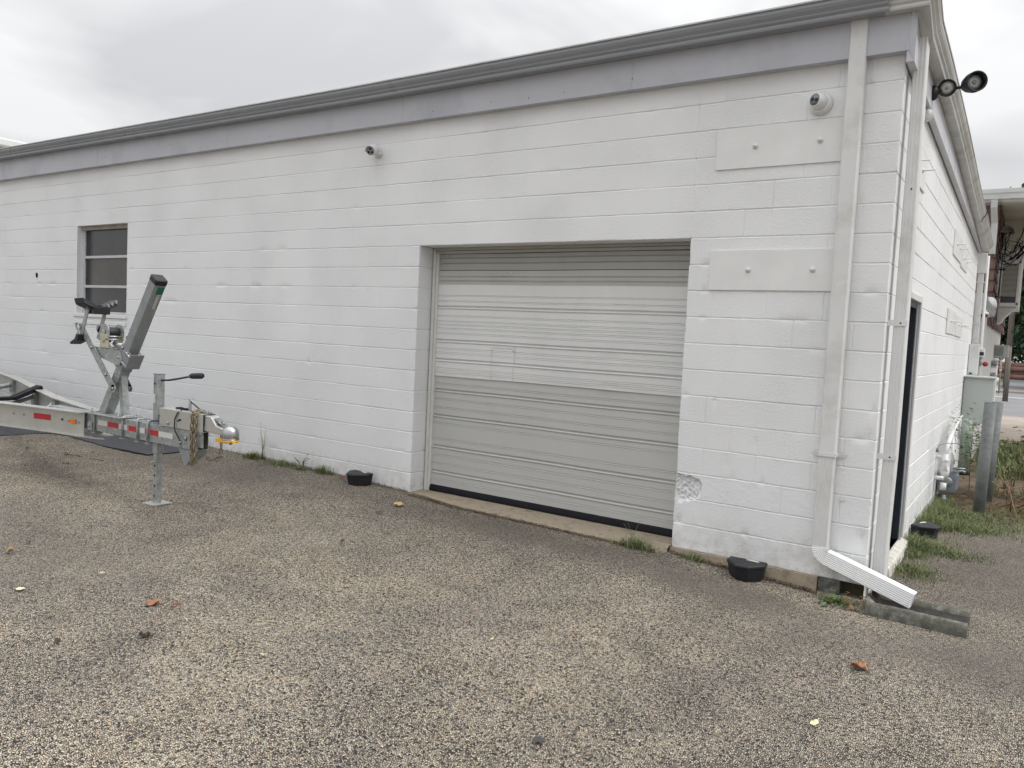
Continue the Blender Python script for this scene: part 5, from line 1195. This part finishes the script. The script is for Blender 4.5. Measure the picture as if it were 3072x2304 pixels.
def leafy(x, y, z, ht, sx, label, m=MWEED, nl=26, spread=.10, seed=1, name='leafy_weed', cat='weed', ls=.022):
    rr = random.Random(seed); r = empty(name, (x, y, z), label, cat); st = MB(); lf = MB()
    for k in range(3):
        e = Vector((sx*rr.uniform(.4, 1), rr.uniform(-.05, .03), ht*rr.uniform(.7, 1))); c_ = Vector((e.x*.2, e.y*.3, e.z*.6)); st.tube([(0, 0, 0), c_, e], [.004, .003, .0015], 5)
        for j in range(nl//3):
            t = rr.uniform(.3, 1); p_ = (c_*2*t*(1-t)+e*t*t)+Vector((rr.gauss(0, spread*.3), rr.gauss(0, spread*.3), rr.gauss(0, spread*.3)))
            a = rr.uniform(0, 6.28); d = Vector((math.cos(a), math.sin(a), rr.uniform(-.6, .3))).normalized()*ls*rr.uniform(.6, 1.4); s_ = d.cross(Vector((0, 0, 1))).normalized()*d.length*.38
            lf.add([p_, p_+d*.5+s_, p_+d, p_+d*.5-s_], [(0, 1, 2, 3)])
    st.build('stem', MTWIG, r); lf.build('leaves', m, r, recalc=False)
    return r
leafy(-5.70, -.07, float(gz(-5.7, 0)), .13, -.14, 'small leafy sprout leaning left on the wall foot', seed=2)
leafy(-5.66, -.07, float(gz(-5.7, 0)), .16, .15, 'small leafy sprout leaning right on the wall foot', seed=3)
leafy(-.20, -.24, float(gz(-.2, 0))-.01, .07, .10, 'broad-leaved weed under the elbow of the wide downspout', nl=40, seed=4, ls=.035)
leafy(-.02, -.26, float(gz(0, 0))-.01, .08, -.08, 'reddish green weed beside the splash trough', MDEAD, nl=20, seed=5, ls=.035)
leafy(.42, 5.2, -.3, .95, -.10, 'tall leafy green weed behind the nearer guard post', nl=420, spread=.42, seed=6, ls=.05)
leafy(.30, 5.6, -.3, 1.05, -.12, 'tall leafy weed in front of the green cabinet', nl=360, spread=.42, seed=9, ls=.045)
leafy(.95, 5.6, -.3, .95, -.16, 'tall dead brown weed right of the guard posts', MDEAD, nl=200, spread=.32, seed=7, ls=.06)
leafy(1.15, 5.4, -.3, .80, .12, 'dead brown weed at the right edge of the verge', MDEAD, nl=150, spread=.32, seed=8, ls=.06)
leafy(.72, 4.75, -.3, .42, .05, 'low dead brown weed between the two guard posts and the soil', MDEAD, nl=60, spread=.25, seed=12, ls=.045)
brn = MB(); rr = random.Random(3)
for k in range(34):
    a = Vector((rr.uniform(.55, 1.5), rr.uniform(4.3, 5.3), -.27)); d = Vector((rr.uniform(-.35, .35), rr.uniform(-.3, .3), rr.uniform(.02, .22)))
    brn.tube([a, a+d*.5+Vector((0, 0, rr.uniform(0, .05))), a+d], [.006, .005, .002], 5)
brn.tube([(.62, 4.5, .12), (.74, 4.4, -.02), (.80, 4.2, -.2), (.86, 3.95, -.30)], [.006, .007, .008, .006], 6).tube([(.60, 4.3, -.10), (.75, 4.4, -.02), (1.0, 4.5, .04)], [.006, .007, .006], 6)
tag(brn.build('brushwood', MTWIG), kind='stuff')
lit = MB()
for k in range(700):
    x = rr.uniform(.15, 1.7); y = rr.gauss(4.75, .38); p_ = Vector((x, y, -.29+rr.uniform(0, .05))); a = rr.uniform(0, 6.28); d = Vector((math.cos(a), math.sin(a), rr.uniform(-.3, .3)))*rr.uniform(.02, .05); s_ = d.cross(Vector((0, 0, 1)))*.4
    lit.add([p_, p_+d*.5+s_, p_+d, p_+d*.5-s_], [(0, 1, 2, 3)])
tag(lit.build('leaf_litter', MDEAD, recalc=False), kind='stuff')
sb = MB()
for k in range(260):
    x = rr.uniform(-8, 1.5); y = rr.uniform(-5.5, -.3); p_ = Vector((x, y, float(gz(x, y))+.012)); a = rr.uniform(0, 6.28); l_ = rr.uniform(.004, .016); d = Vector((math.cos(a), math.sin(a), rr.uniform(-.1, .4)))*l_; s_ = d.cross(Vector((0, 0, 1)))*rr.uniform(.15, .5)
    sb.add([p_, p_+d*.5+s_, p_+d, p_+d*.5-s_], [(0, 1, 2, 3)])
tag(sb.build('leaf_scraps', MDEAD, recalc=False), kind='stuff')
# brown debris line along the foot of the wall and the sill
db = MB()
for k in range(3600):
    x = rr.choice([rr.uniform(-12, -4.2), rr.uniform(-6.6, -4.2), rr.uniform(-4.1, -1.5), rr.uniform(-4.1, -1.5), rr.uniform(-1.4, -.3)]); y = -.015-abs(rr.gauss(0, .018)) if x < -4.2 else (-.17-abs(rr.gauss(0, .015))+.10*max(0, (-3.5-x)/.7) if x < -1.45 else -.07-abs(rr.gauss(0, .02)))
    p_ = Vector((x, y, float(gz(x, y))+.012+rr.uniform(0, .006))); a = rr.uniform(0, 6.28); d = Vector((math.cos(a), math.sin(a), rr.uniform(-.2, .5)))*rr.uniform(.006, .020); s_ = d.cross(Vector((0, 0, 1)))*.5
    db.add([p_, p_+d*.5+s_, p_+d, p_+d*.5-s_], [(0, 1, 2, 3)])
tag(db.build('wall_foot_debris', MDEAD, recalc=False), kind='stuff')
# fallen leaves and bits on the paving
def fleaf(x, y, sz, col, label, rz, shape='leaf', curl=.25):
    rr = random.Random(int(abs(x*1000))); n = 16; m = MB(); P_ = []
    for k in range(n):
        a = 2*math.pi*k/n
        r_ = {'maple': .55+.45*abs(math.cos(a*2.5))**.7, 'leaf': .75*math.sqrt(1/((math.cos(a))**2+(math.sin(a)/.5)**2)), 'petal': .8}[shape]*rr.uniform(.82, 1.1)
        P_.append((r_*sz*math.cos(a), r_*sz*math.sin(a)))
    vs = [(0, 0, .004)]+[(a*.5, b*.5, .004+curl*sz*rr.uniform(-.05, .25)) for a, b in P_]+[(a, b, .003+curl*sz*rr.uniform(0, 1)) for a, b in P_]
    fs = [(0, k+1, (k+1) % n+1) for k in range(n)]+[(k+1, n+k+1, n+(k+1) % n+1, (k+1) % n+1) for k in range(n)]
    m.add(vs, fs); m.tube([(sz*.7, 0, .006), (sz*1.15, sz*.1, .01)], .0012, 4)
    nm = 'leafcol_%d' % (int(col[0]*100)*100+int(col[1]*100)); mt_ = bpy.data.materials.get(nm) or mat(nm, col, .6, 0, .25, 40)
    o = m.build('fallen_leaf', mt_, recalc=False); o.location = (x, y, float(gz(x, y))+.010); o.rotation_euler = (0, 0, rz); tag(o, label, 'leaf', 'leaves fallen on the paving')
    return o
def pleaf(px_, py_, *a, **k):
    # locate on the paving from map coordinates measured on site
    return fleaf(px_, py_, *a, **k)
OR, TAN, PY, BRN = (.28, .125, .055), (.30, .19, .10), (.62, .62, .36), (.08, .05, .035)
leafpos = [
 ('orange lobed leaf lying right of centre, below the splash trough', .21, -1.62, .045, OR, 'maple', .55),
 ('pale yellow leaf nearest the camera at lower right', .17, -2.40, .036, PY, 'leaf', .2),
 ('tan leaf at the far left edge of the paving', -4.66, -3.43, .045, TAN, 'leaf', .6),
 ('pale yellow leaf at the left, below the tan leaf', -3.86, -3.72, .028, PY, 'petal', .2),
 ('pale thin leaf left of the orange leaves', -3.81, -3.28, .030, (.50, .46, .30), 'leaf', .4),
 ('curled orange leaf pair, left one of two close together', -3.12, -3.36, .045, OR, 'maple', .5),
 ('small red-brown leaf just right of the curled orange leaf', -3.00, -3.30, .030, (.36, .11, .06), 'leaf', .7),
 ('small orange scrap below the two orange leaves', -2.87, -3.52, .018, (.40, .17, .09), 'leaf', .3),
 ('grey-brown curled dead leaf on the lower left paving', -2.73, -3.64, .035, (.17, .14, .12), 'maple', 1.),
 ('tiny dark scrap left of the curled grey leaf', -2.96, -3.94, .018, BRN, 'petal', 1.),
 ('small pale yellow leaf at lower centre left', -2.12, -3.42, .018, PY, 'leaf', .2),
 ('tiny pale yellow petal right of centre', -1.38, -2.53, .018, PY, 'leaf', .2),
 ('yellow and brown leaf below the left door jamb', -3.84, -.55, .045, (.46, .33, .16), 'maple', .5),
 ('dark brown scrap below the yellow and brown leaf', -3.78, -.88, .04, BRN, 'leaf', .3),
 ('dark brown leaf in the middle of the paving left of the door', -3.30, -1.76, .035, (.10, .06, .04), 'leaf', .6),
 ('red-brown scrap right of centre on the paving', -1.68, -2.26, .014, (.30, .10, .05), 'leaf', .3),
 ('dark leaf at the bottom centre of the paving', -.65, -3.26, .028, (.05, .045, .045), 'maple', .3),
 ('red-brown scrap left of the tan leaf', -4.78, -3.24, .026, (.16, .07, .05), 'leaf', .5),
 ('yellow orange leaf beside the left black box', -4.97, -.10, .035, (.40, .17, .07), 'leaf', .5),
]
LXY = [[0.198, -1.277], [0.143, -2.098], [-4.729, -3.405], [-3.991, -3.673], [-3.92, -3.228], [-3.24, -3.299], [-3.114, -3.234], [-2.983, -3.454], [-2.846, -3.583], [-3.09, -3.906], [-2.224, -3.343], [-1.478, -2.411], [-3.858, -0.526], [-3.806, -0.843], [-3.373, -1.691], [-1.77, -2.152], [-0.759, -3.08], [-4.852, -3.233], [-5.02, -0.1]]
for i, (lb, x, y, s_, c_, sh_, cu) in enumerate(leafpos):
    x, y = LXY[i]; s_ *= 1.15
    fleaf(x, y, s_, c_, lb, i*1.3, sh_, cu)
tw = [(-7.69, -1.48, .24), (-7.85, -1.47, .2), (-7.31, -1.43, .2), (-8.43, -1.61, .16), (-7.30, -1.74, .12), (-4.2, -1.0, .12), (-7.2, -3.0, .14)]
for i, (x, y, l_) in enumerate(tw):
    o = MB().tube([(-l_/2, 0, .004), (0, l_*.06, .007), (l_/2, -.01, .004)], .004, 5).build('twig', bpy.data.materials['dead_twig'] if 'dead_twig' in bpy.data.materials else mat('dead_twig', (.05, .035, .03), .9))
    o.location = (x, y, float(gz(x, y))+.012); o.rotation_euler = (0, 0, .3*(-1)**i)
    tag(o, ['longest dark twig in front of the trailer tongue', 'dark twig lying against the longest twig before the trailer', 'dark twig left of the jack foot', 'dark twig at the far left before the trailer rail', 'short dark twig just nearer than the twig by the jack foot', 'dark twig below the left door jamb', 'short twig at the left in the open paving'][i], 'twig', 'twigs on the paving')
